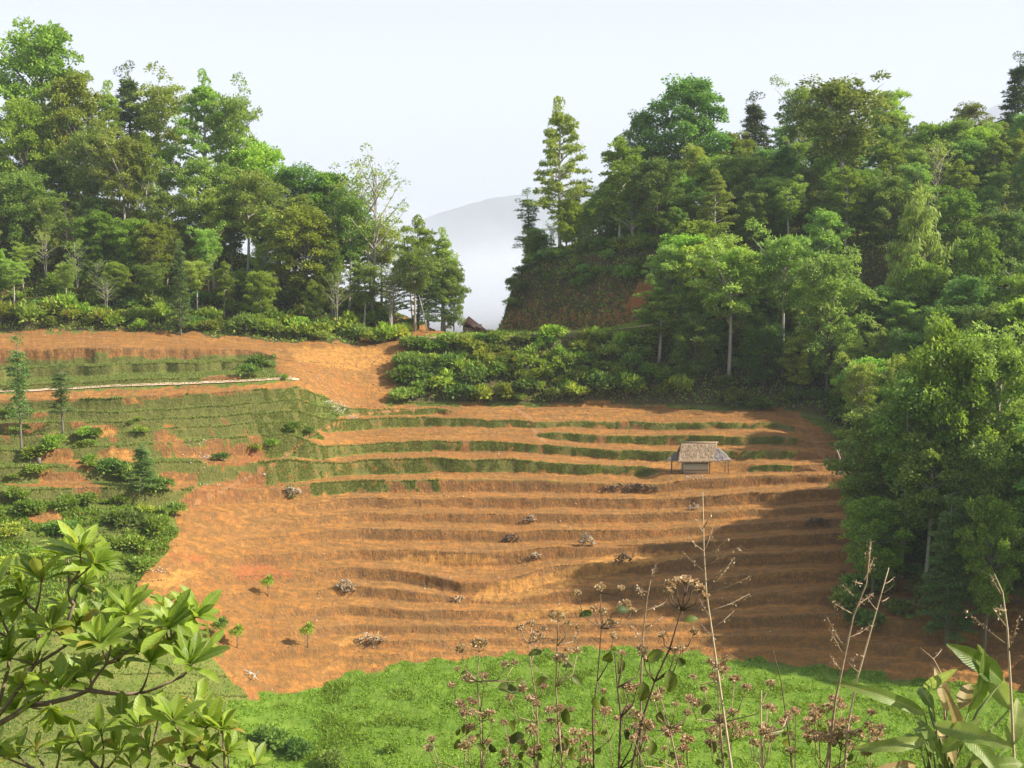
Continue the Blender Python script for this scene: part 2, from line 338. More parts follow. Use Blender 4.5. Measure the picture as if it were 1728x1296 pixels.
# grass on the upper risers
KI = np.round(TK)[None, :]*np.ones((NCOL, 1)); rs = np.clip(TR, 0, 1)
green = (KI >= 12) & (KI <= 17) & (rs > np.where(PX < 730, .22, .42)) & (fbm(TX*.45, TY*1.5+3) > np.where(PX < 730, -.6, -.42)) & (PX > 440+fbm(TX*.25, TY*.25)*60) & (PX < 1340+fbm(TX*.3, TY*.3)*30)
green &= ~((KI == 12) & (PX > 1118) & (PX < 1262))
green |= (KI == 11) & (rs > .4) & (PX > 480) & (PX < 800) & (fbm(TX*.5, TY*1.5+9) > .05)
soil = np.where(green & vis, np.minimum(soil, .30), soil)
red = np.zeros_like(soil)
for pl, v in (([(380,955),(495,958),(500,975),(400,985)], 1.), ([(290,935),(350,938),(345,950),(290,955)], .8), ([(400,772),(480,745),(480,760),(385,795)], 1.),
              ([(1020,550),(1085,475),(1110,480),(1070,545)], 1.2), ([(300,850),(330,815),(430,800),(480,815),(380,850)], .5), ([(600,650),(560,640),(640,690)], .4)):
    red = np.maximum(red, v*inpoly(jx, jy, pl))
ochre = np.zeros_like(soil)
for pl in ([(795,1012),(830,986),(880,974),(940,966),(1000,946),(1060,932),(1150,930),(1160,940),(1060,962),(960,986),(930,1002),(860,1014)], [(235,985),(300,960),(340,965),(280,995)],
           [(155,774),(190,757),(235,766),(225,780)], [(205,672),(235,671),(240,682)], [(160,718),(182,718),(202,738),(170,741)], [(480,585),(640,588),(660,610),(600,625),(500,610)], [(640,940),(800,938),(860,948),(700,952)], [(560,1080),(640,1066),(640,1078),(570,1092)], [(860,1035),(1000,1020),(1000,1030),(870,1046)]):
    ochre = np.maximum(ochre, inpoly(PX+fbm(TX*.8, TY*.8)*7, PY+fbm(TX*.8+9, TY*.8)*5, pl)*1.)
path = np.zeros_like(soil)
def seg(pts, w):
    d = np.full(PX.shape, 1e9)
    for (x1, y1), (x2, y2) in zip(pts[:-1], pts[1:]):
        vx, vy = x2-x1, y2-y1; tt = np.clip(((PX-x1)*vx+(PY-y1)*vy)/(vx*vx+vy*vy), 0, 1)
        d = np.minimum(d, np.hypot(PX-x1-tt*vx, PY-y1-tt*vy))
    return d < w
path[seg([(330,850),(420,805),(490,765),(520,735),(600,700),(700,690)], 2.2) & vis] = 1
path[seg([(870,690),(895,705),(905,735),(920,745)], 3) & vis] = 1
path[seg([(1345,700),(1370,740),(1400,790)], 3) & vis] = .6
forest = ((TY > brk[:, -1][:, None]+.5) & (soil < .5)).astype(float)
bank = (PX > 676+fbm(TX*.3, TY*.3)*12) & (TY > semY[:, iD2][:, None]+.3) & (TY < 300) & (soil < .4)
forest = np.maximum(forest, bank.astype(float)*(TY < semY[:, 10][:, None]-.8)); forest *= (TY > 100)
# quads
i0 = (np.arange(NCOL-1)[:, None]*NR+np.arange(NR-1)[None, :]).ravel()
TQ = np.stack([i0, i0+NR, i0+NR+1, i0+1], 1)
def ground_mat():
    m, n, N, L = mat('hillside_ground')
    def at(k): a = N('ShaderNodeAttribute'); a.attribute_name = k; return a.outputs['Fac']
    def noise(sc, det=6, st=None, rough=.6):
        tx = N('ShaderNodeTexNoise'); tx.inputs['Scale'].default_value = sc; tx.inputs['Detail'].default_value = det; tx.inputs['Roughness'].default_value = rough
        mp = N('ShaderNodeMapping'); L(tc.outputs['Object'], mp.inputs[0]); mp.inputs['Scale'].default_value = st or (1, 1, 1); L(mp.outputs[0], tx.inputs[0]); return tx.outputs[0]
    tc = N('ShaderNodeTexCoord')
    def mix(f, a, b):
        mx = N('ShaderNodeMix'); mx.data_type = 'RGBA'
        if isinstance(f, float): mx.inputs[0].default_value = f
        else: L(f, mx.inputs[0])
        for i, v in ((6, a), (7, b)):
            if isinstance(v, tuple): mx.inputs[i].default_value = (*v, 1)
            else: L(v, mx.inputs[i])
        return mx.outputs[2]
    def rng_(v, a, b, c=0., d=1.):
        r = N('ShaderNodeMapRange'); L(v, r.inputs[0]); r.inputs[1].default_value = a; r.inputs[2].default_value = b; r.inputs[3].default_value = c; r.inputs[4].default_value = d; return r.outputs[0]
    def mul(a, b):
        x = N('ShaderNodeMath'); x.operation = 'MULTIPLY'; L(a, x.inputs[0])
        if isinstance(b, float): x.inputs[1].default_value = b
        else: L(b, x.inputs[1])
        return x.outputs[0]
    n1 = noise(.09, 5); n2 = noise(1.3, 8, (1, 1, 1), .7); n3 = noise(.5, 6, (.5, 2.2, 3)); n4 = noise(5, 4, (1, 1, .25))
    c = mix(rng_(n1, .38, .62), (.360, .148, .032), (.465, .210, .050))
    c = mix(rng_(noise(.17, 6), .55, .70, 0, .75), c, (.340, .190, .072))
    c = mix(rng_(noise(.13, 5, (1, 2, 2)), .56, .72, 0, .55), c, (.34, .105, .034))
    c = mix(rng_(n3, .40, .60), c, (.240, .125, .036))
    c = mix(rng_(n2, .44, .60, 0, .75), c, (.180, .100, .038))
    c = mix(rng_(noise(14, 2), .60, .72, 0, .7), c, (.42, .27, .16))
    c = mix(mul(at('red'), rng_(noise(.8, 7), .38, .62, 0, .8)), c, (.400, .120, .045))
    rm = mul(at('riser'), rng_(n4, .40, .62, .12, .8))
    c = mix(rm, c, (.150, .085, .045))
    c = mix(mul(at('ochre'), rng_(n2, .30, .62, .80, .15)), c, (.58, .30, .075))
    c = mix(mul(at('path'), .45), c, (.42, .23, .12))
    g = mix(rng_(noise(.35, 6), .35, .65), (.085, .130, .020), (.165, .195, .042))
    g = mix(rng_(n2, .5, .75, 0, .7), g, (.20, .145, .06))
    g = mix(mul(at('griser'), rng_(n4, .3, .7, .4, .75)), g, (.125, .110, .040))
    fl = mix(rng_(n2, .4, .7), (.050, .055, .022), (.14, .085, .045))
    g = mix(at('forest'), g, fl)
    fld = mix(rng_(noise(.6, 7), .35, .68), (.085, .160, .014), (.170, .260, .032))
    s = N('ShaderNodeMath'); s.operation = 'ADD'; L(at('soil'), s.inputs[0]); L(rng_(noise(1.1, 6), .3, .7, -.35, .35), s.inputs[1])
    sm = rng_(s.outputs[0], .35, .62); pm = N('ShaderNodeMath'); pm.operation = 'MAXIMUM'; L(sm, pm.inputs[0]); L(at('path'), pm.inputs[1])
    c = mix(pm.outputs[0], g, c); c = mix(at('field'), c, fld)
    b = N('ShaderNodeBsdfPrincipled'); b.inputs['Roughness'].default_value = .95; b.inputs['Specular IOR Level'].default_value = .15
    L(c, b.inputs['Base Color'])
    bp = N('ShaderNodeBump'); bp.inputs['Strength'].default_value = 1.; bp.inputs['Distance'].default_value = .26
    ad = N('ShaderNodeMath'); ad.operation = 'ADD'; L(n2, ad.inputs[0]); L(mul(n4, .5), ad.inputs[1])
    L(ad.outputs[0], bp.inputs['Height']); L(bp.outputs[0], b.inputs['Normal'])
    o = N('ShaderNodeOutputMaterial'); L(b.outputs[0], o.inputs[0]); return m
tv = np.stack([TX, TY, TZ], 2).reshape(-1, 3)
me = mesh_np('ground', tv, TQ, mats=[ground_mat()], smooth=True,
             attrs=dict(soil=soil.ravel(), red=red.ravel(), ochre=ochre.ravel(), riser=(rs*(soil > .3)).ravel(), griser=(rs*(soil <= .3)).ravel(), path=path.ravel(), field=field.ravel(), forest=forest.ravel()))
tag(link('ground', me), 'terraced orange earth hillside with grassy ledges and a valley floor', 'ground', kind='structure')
# dirt track on the left and road over the pass
def strip(name, rowY0, rowY1, px0, px1, m, label, cat, lift=.10):
    js = [j for j in range(NCOL) if (px0-864)/FPX <= uL[j] <= (px1-864)/FPX]; V = []; nn = 5
    for j in js:
        for i in range(nn):
            Y = rowY0[j]+(rowY1[j]-rowY0[j])*i/(nn-1); z = np.interp(Y, TY[j], TZ[j]); V.append((uL[j]*Y, Y, z))
    V = np.array(V); Z = V[:, 2].reshape(-1, nn); zm = smooth1(Z.mean(1), 6) if len(js) > 20 else Z.mean(1)
    V[:, 2] = (zm[:, None]*.6+Z*.4).ravel()+lift+np.tile([0, .03, 0, .03, 0], len(js))
    Q = [(a*nn+i, (a+1)*nn+i, (a+1)*nn+i+1, a*nn+i+1) for a in range(len(js)-1) for i in range(nn-1)]
    return tag(link(name, mesh_np(name, V, Q, mats=[m], smooth=True)), label, cat, kind='structure')
M_track = simple('track_dirt', (.46, .30, .19), (.66, .50, .36), 1.2, bump=.3)
M_road = simple('road_dirt', (.30, .19, .11), (.40, .27, .16), 1.2, bump=.3)
strip('dirt_track', semY[:, iD]-.2+uL*0, semY[:, iD2]-.2, -900, 505, M_track, 'pale dirt track crossing the grassy terraces on the left', 'track')
strip('road', semY[:, 10]+.3, semY[:, 10]+5.5, 690, 1180, M_road, 'brown dirt road crossing the pass between the two wooded hills', 'road')
# soil clods and stones, grass blades, crop, undergrowth: things nobody could count
def sample(cond, n, seedrow=None):
    """random points on visible terrain quads where cond (NCOL,NR) holds"""
    w = (cond[:-1, :-1] & cond[1:, 1:])
    dx = np.hypot(TX[1:, :-1]-TX[:-1, :-1], TY[1:, :-1]-TY[:-1, :-1]); dy = np.sqrt((TY[:-1, 1:]-TY[:-1, :-1])**2+(TZ[:-1, 1:]-TZ[:-1, :-1])**2)
    a = (dx*dy*w).ravel(); a /= a.sum(); k = rng.choice(len(a), n, p=a); j, i = np.divmod(k, NR-1); f, g = rng.random(n), rng.random(n)
    def it(X): return (X[j, i]*(1-f)*(1-g)+X[j+1, i]*f*(1-g)+X[j, i+1]*(1-f)*g+X[j+1, i+1]*f*g)
    return np.stack([it(TX), it(TY), it(TZ)], 1)
inview = (PX > -150) & (PX < 1880) & (PY < 1420) & (PY > 150)
def blades(name, pts, L0, W0, m, label, cat, lean=.5, up=1.0):
    n = len(pts); D = rng.normal(size=(n, 3))*lean; D[:, 2] = up+rng.random(n)*.4; Nn = rng.normal(size=(n, 3)); Nn[:, 2] = abs(Nn[:, 2])*.7
    mb = MB(); L = L0*(.5+rng.random(n)); mb.leaves(pts-np.array([0, 0, .03]), D, Nn, L, W0*(.6+.8*rng.random(n)))
    return tag(link(name, mb.mesh(name, m)), label, cat, kind='stuff')
gr_up = (soil < .2) & vis & inview & (forest < .5) & (field < .5)
blades('grass', sample(gr_up, 80000), .20, .10, M_grass, 'short green and straw coloured grass on the terraces and their banks', 'grass', lean=.6)
gr2 = green & vis & inview
blades('tall_grass', sample(gr2 & (fbm(TX*.7, TY*2) > -.2), 52000), .19, .09, foliage('grass_lush', (.115, .165, .028), (.175, .235, .042), (.26, .31, .080), objvar=0), 'lush green grass growing on the upper terrace risers', 'grass', lean=.5)
blades('tall_crop', sample((field > .5) & inview & (fbm(TX*.35, TY*.5+7) > .12), 30000), .30, .12, foliage('crop_leaf_tall', (.100, .165, .014), (.150, .245, .020), (.235, .33, .040), objvar=0), 'taller patches of green plants in the valley field', 'crop', lean=.7)
blades('crop', sample((field > .5) & inview & (fbm(TX*1.4, TY*2.2) > -.22), 130000), .20, .12, M_crop, 'low bright green crop covering the valley floor field', 'crop', lean=1.0, up=.6)
TKf = (TK[None, :]*np.ones((NCOL, 1)))
isedge = np.zeros(TK.shape, bool)
for i in range(1, NR):
    if TK[i] > 0 and TK[i] != np.floor(TK[i]) and TK[i-1] == np.floor(TK[i-1]): isedge[i] = True; isedge[i-1] = True
isedge = isedge[None, :]*np.ones((NCOL, 1), bool)
ed = isedge & vis & inview & (TY < 192)
blades('edge_grass', sample(ed & (soil > .5) & (fbm(TX*.2, TY*.2+40) > -.1), 12000), .17, .07, simple('edge_straw', (.10, .075, .03), (.26, .20, .09), 2), 'dry brown grass fringing the top edges of the bare terraces', 'grass', lean=.5)
blades('edge_green_grass', sample(ed & (soil < .5) & (PX < 900), 24000), .30, .10, foliage('grass_edge', (.13, .17, .03), (.19, .23, .05), (.27, .29, .09), objvar=0), 'pale green grass fringing the terrace edges on the left', 'grass', lean=.5)
scr = (soil < .3) & vis & inpoly(jx, jy, [(-50, 850), (150, 842), (250, 850), (300, 880), (300, 930), (240, 975), (225, 1005), (120, 1060), (-50, 1100)])
blades('scrub', sample(scr & (fbm(TX*.3, TY*.3) > -.15), 22000), .42, .20, M_bush, 'tangled yellow-green scrub covering the lower left slope', 'scrub', lean=.9, up=.7)
fl_ = (forest > .5) & inview & (TY < 262)
blades('undergrowth', sample(fl_, 150000), .50, .24, M_bush, 'dense green ferns and undergrowth on the forest floor', 'undergrowth', lean=.9, up=.7)
blades('dry_stubble', sample((soil > .6) & vis & inview & (TY < 190), 26000), .16, .05, simple('straw', (.22, .15, .07), (.42, .30, .16), 3), 'sparse dry stubble and clods on the bare orange earth', 'stubble', lean=1.2, up=.5)
def clods():
    p = sample((soil > .6) & vis & inview & (TY < 192), 9000); n = len(p); r = .04+.10*rng.random(n)**3
    base = np.array([(1, 0, 0), (0, 1, 0), (-1, 0, 0), (0, -1, 0), (0, 0, .8), (0, 0, -.6)], float)
    V = p[:, None, :]+base[None]*r[:, None, None]*(.6+.8*rng.random((n, 6, 1)))
    T = np.array([(0, 1, 4), (1, 2, 4), (2, 3, 4), (3, 0, 4), (1, 0, 5), (2, 1, 5), (3, 2, 5), (0, 3, 5)])
    TT = (T[None]+np.arange(n)[:, None, None]*6).reshape(-1, 3)
    m, nn, N, L = mat('clod'); g = N('ShaderNodeNewGeometry'); rr = ramp(N, [(0, (.22, .11, .05)), (.75, (.36, .18, .08)), (.93, (.42, .24, .13)), (1, (.62, .52, .42))])
    b = N('ShaderNodeBsdfPrincipled'); b.inputs['Roughness'].default_value = .95; o = N('ShaderNodeOutputMaterial')
    L(g.outputs['Random Per Island'], rr.inputs[0]); L(rr.outputs[0], b.inputs['Base Color']); L(b.outputs[0], o.inputs[0])
    tag(link('clods', mesh_np('clods', V.reshape(-1, 3), None, TT, [m])), 'loose orange clods and pale stones strewn over the bare terraces', 'clods', kind='stuff')
clods()
def rubble():
    sl_ = inpoly(jx, jy, [(560,610),(672,600),(666,640),(652,688),(600,690),(555,672),(520,640)]) & vis
    mb = MB(); pts = sample(sl_, 1500); r = random.Random(4)
    for p in pts:
        s_ = r.uniform(.05, .22)*(r.random()**.7+.3); v = np.array([(1, 0, 0), (0, 1, 0), (-1, 0, 0), (0, -1, 0), (0, 0, .8), (0, 0, -.6)], float)*s_*np.array([[r.uniform(.6, 1.4)] for _ in range(6)])
        mb.add(p+v, None, [(0, 1, 4), (1, 2, 4), (2, 3, 4), (3, 0, 4), (1, 0, 5), (2, 1, 5), (3, 2, 5), (0, 3, 5)])
    tag(link('rubble', mb.mesh('rubble', simple('rubble', (.26, .12, .045), (.50, .28, .13), 2))), 'rough orange rubble covering the earth slide below the pass', 'rubble', kind='stuff')
rubble()
# ------------------------------------------------------------------ trees
def tree_meshes(kind, seed):
    r = np.random.default_rng(seed); H = 16.0; mb = MB(); lf = MB()
    K = dict(
     broad=dict(f0=.26, n=36, R=5.2, prof=lambda f: math.sin(math.pi*min(1, .16+.80*f))**.75, up=.35, rc=1.05, nl=150, flat=.85, L=.36, W=.24, m=M_broad, bark=M_bark, cl=4),
     dark=dict(f0=.18, n=38, R=5.0, prof=lambda f: math.sin(math.pi*min(1, .2+.76*f))**.7, up=.30, rc=1.1, nl=150, flat=.85, L=.34, W=.23, m=M_dark, bark=M_bark, cl=4),
     tall=dict(f0=.54, n=24, R=4.2, prof=lambda f: math.sin(math.pi*min(1, .12+.82*f))**.8, up=.45, rc=.95, nl=130, flat=.8, L=.34, W=.22, m=M_olive, bark=M_bark_pale, cl=4),
     layered=dict(f0=.28, n=44, R=5.2, prof=lambda f: (1-f)**.65*.95+.08, up=.42, rc=.62, nl=74, flat=.6, L=.32, W=.16, m=M_olive, bark=M_bark_pale, cl=5),
     fir=dict(f0=.12, n=60, R=2.9, prof=lambda f: (1-f)**.8+.05, up=.12, rc=.6, nl=60, flat=.45, L=.36, W=.12, m=M_fir, bark=M_bark, cl=4),
     pole=dict(f0=.36, n=44, R=1.7, prof=lambda f: (.55+.45*math.sin(f*9+1))*(1-f)**.4+.12, up=.1, rc=.5, nl=60, flat=.6, L=.30, W=.11, m=M_fir, bark=M_bark, cl=2),
     bright=dict(f0=.35, n=24, R=3.8, prof=lambda f: math.sin(math.pi*min(1, .2+.72*f))**.6, up=.5, rc=1.0, nl=140, flat=.6, L=.40, W=.24, m=M_bright, bark=M_bark_pale, cl=3),
     thin=dict(f0=.40, n=26, R=4.0, prof=lambda f: math.sin(math.pi*min(1, .2+.72*f))**.6, up=.7, rc=.8, nl=26, flat=.8, L=.34, W=.16, m=M_olive, bark=M_bark_pale, cl=4),
     droop=dict(f0=.05, n=44, R=4.6, prof=lambda f: math.sin(math.pi*min(1, .3+.66*f))**.7, up=.9, rc=.7, nl=48, flat=1., L=.62, W=.14, m=M_olive, bark=M_bark, cl=5),
    )[kind]
    kx, ky = r.normal(0, .25, 2)
    nst = 3 if kind in ('thin', 'droop') else 1
    def trunk_pt(f, s=0):
        a = s*2.1; w = (0 if nst == 1 else 1.1*f)
        return np.array([kx*math.sin(f*3)*1.2+w*math.cos(a), ky*math.sin(f*2.3)*1.2+w*math.sin(a), f*H*.93])
    for s in range(nst):
        fs = np.linspace(-.02, 1, 9); r0 = .27 if kind not in ('pole', 'thin', 'droop') else .15
        if kind == 'fir': r0 = .22
        mb.tube([trunk_pt(f, s) for f in fs], [r0*(1-.86*max(f, 0))+.02 for f in fs], 7)
    ph = r.random()*6.28; asym = r.random()*6.28
    for i in range(K['n']):
        f = (i+.5*r.random())/K['n']; fh = K['f0']+(1-K['f0'])*f
        a = ph+i*2.4+r.normal(0, .3)
        ln = K['R']*K['prof'](f)*(.75+.45*r.random())*(1+.18*math.cos(a-asym))
        if kind in ('broad', 'dark', 'tall', 'thin') and r.random() < .14: ln *= 1.25
        p0 = trunk_pt(fh*.93, i % nst); up = K['up']*(.6+.8*r.random())+(.5*f if kind in ('broad', 'tall', 'dark', 'thin') else 0)
        d = np.array([math.cos(a), math.sin(a), 0.])
        pts = []
        for q in np.linspace(0, 1, 5):
            dz = up*q*ln-(.22*ln*q*q if kind in ('layered', 'fir') else 0)-(1.0*ln*q**2.6 if kind == 'droop' else 0)
            pts.append(p0+d*ln*q+np.array([0, 0, dz])+r.normal(0, .08*q, 3))
        mb.tube(pts, [.085*(1-.85*q)*(ln/4+.35) for q in np.linspace(0, 1, 5)], 4, cap=False)
        for c in range(K['cl']):
            q = .38+.62*(c+r.random()*.6)/K['cl'] if K['cl'] > 2 else .5+.5*r.random()
            q = min(q, 1); k = q*4; ki = min(int(k), 3); cen = pts[ki]*(1-(k-ki))+pts[ki+1]*(k-ki)
            rc = K['rc']*(.6+.7*r.random())*(1.1-.3*q if kind in ('fir', 'layered') else 1)
            sidex = np.array([-d[1], d[0], 0]); cen = cen+sidex*r.normal(0, .42*rc+.1)+np.array([0, 0, r.normal(0, (.2 if kind in ('fir', 'layered', 'pole') else .6)*rc)])
            n = int(K['nl']*(.6+.8*r.random())); v = r.normal(size=(n, 3)); v /= np.linalg.norm(v, axis=1)[:, None]; v[:, 2] = np.where(v[:, 2] < -.25, -v[:, 2]*.6, v[:, 2])
            rad = rc*(.45+.6*r.random(n)**.6)[:, None]; pos = cen+v*rad*np.array([1, 1, K['flat']])
            if kind == 'droop': Dv = v*.5+np.array([0, 0, -.9])+r.normal(0, .3, (n, 3))
            else: Dv = v*np.array([1, 1, .35])+d*.5+r.normal(0, .45, (n, 3))+np.array([0, 0, -.12])
            Nv = v*1.1+np.array([0, -.0, .55])+r.normal(0, .5, (n, 3))
            lf.leaves(pos, Dv, Nv, K['L']*(.6+.8*r.random(n)), K['W']*(.7+.6*r.random(n)))
    # leader tuft
    for c in range(5):
        cen = trunk_pt(1., c % nst)+np.array([0, 0, .2])+r.normal(0, .35, 3); n = K['nl']; v = r.normal(size=(n, 3)); v /= np.linalg.norm(v, axis=1)[:, None]
        lf.leaves(cen+v*K['rc']*.6*np.array([1, 1, 1.]), v+np.array([0, 0, .4]), v+np.array([0, 0, .8])+r.normal(0, .3, (n, 3)), K['L']*.8, K['W']*.9)
    return mb.mesh(kind+'_trunk', K['bark'], True), lf.mesh(kind+'_crown', K['m'])
PROTO = {}
for kd, nv in dict(broad=3, dark=3, tall=2, layered=2, fir=2, pole=2, bright=2, thin=1, droop=1).items():
    PROTO[kd] = [tree_meshes(kd, 100+17*i+len(kd)*31) for i in range(nv)]
def bush_mesh(seed, m, n=900, R=1.0, hh=.8, L=.26, W=.13):
    r = np.random.default_rng(seed); mb = MB(); st = MB()
    for c in range(11):
        a = r.random()*6.28; q = r.random()**.6; cen = np.array([math.cos(a)*q*.75, math.sin(a)*q*.75, hh*(.35+.6*r.random()*(1-.5*q))])*R
        st.tube([(0, 0, -.15), tuple(cen*np.array([.5, .5, .55])), tuple(cen)], [.035, .02, .008], 4, cap=False)
        k = n//11; v = r.normal(size=(k, 3)); v /= np.linalg.norm(v, axis=1)[:, None]; v[:, 2] = np.where(v[:, 2] < -.3, -v[:, 2], v[:, 2])
        rad = (.38*(.4+.7*r.random(k)**.6))[:, None]*R
        mb.leaves(cen+v*rad*np.array([1, 1, .8]), v+r.normal(0, .5, (k, 3)), v*.6+np.array([0, 0, 1])+r.normal(0, .4, (k, 3)), L*(.6+.8*r.random(k)), W*(.7+.6*r.random(k)))
    return st.mesh('bush_stems', M_bark), mb.mesh('bush_leaves', m)
BUSH = [bush_mesh(1, M_bush), bush_mesh(2, M_bush2), bush_mesh(3, M_bush, 700, hh=1.1), bush_mesh(4, M_bush2, 1000), bush_mesh(5, M_bright, 700, hh=1.0)]
TREENAME = dict(broad='broadleaf_tree', dark='evergreen_tree', tall='tall_tree', layered='alder_tree', fir='fir_tree', pole='slender_fir', bright='bright_tree', thin='thin_tree', droop='drooping_tree')
def put_tree(kind, x, Y, h, label, group=None, wid=1.0, var=None, rz=None, zg=None, lean=0, name=None):
    v = PROTO[kind][(random.randrange(len(PROTO[kind])) if var is None else var)]
    z = ground(x, Y) if zg is None else zg; s = h/16.0
    o = empty(name or TREENAME[kind], (x, Y, z-.1), random.random()*6.28 if rz is None else rz, (s*wid, s*wid, s))
    if lean: o.rotation_euler = (0, lean, 0)
    tag(o, label, 'tree', group); link('trunk', v[0], o); link('crown', v[1], o); return o
def tree_px(kind, px, pyb, pyt, label, group=None, widpx=None, Y=None, **k):
    """tree whose foot shows at (px,pyb) and whose top reaches pyt"""
    if Y is None: p = hit(px, pyb); x, Y = p.x, p.y
    else: u, _ = ut(px, 600 if pyb is None else pyb); x = float(u)*Y
    z = ground(x, Y); _, tt = ut(px, pyt); h = max(-float(tt)*Y-z, 1.5)
    wid = 1.0
    if widpx:
        base = dict(broad=11.5, dark=11, tall=9.5, layered=9.5, fir=6, pole=3.4, bright=8.5, thin=9, droop=10)[kind]*h/16; wid = (widpx/FPX*Y)/base
    return put_tree(kind, x, Y, h*1.0, label, group, wid=wid, **k)
def put_bush(i, x, Y, s, label, group, sz=None, name='bush'):
    st, lv = BUSH[i]; o = empty(name, (x, Y, ground(x, Y)-.05), random.random()*6.28, (s, s, sz or s))
    tag(o, label, 'bush', group); link('stems', st, o); link('leaves', lv, o); return o
exec_marker = True
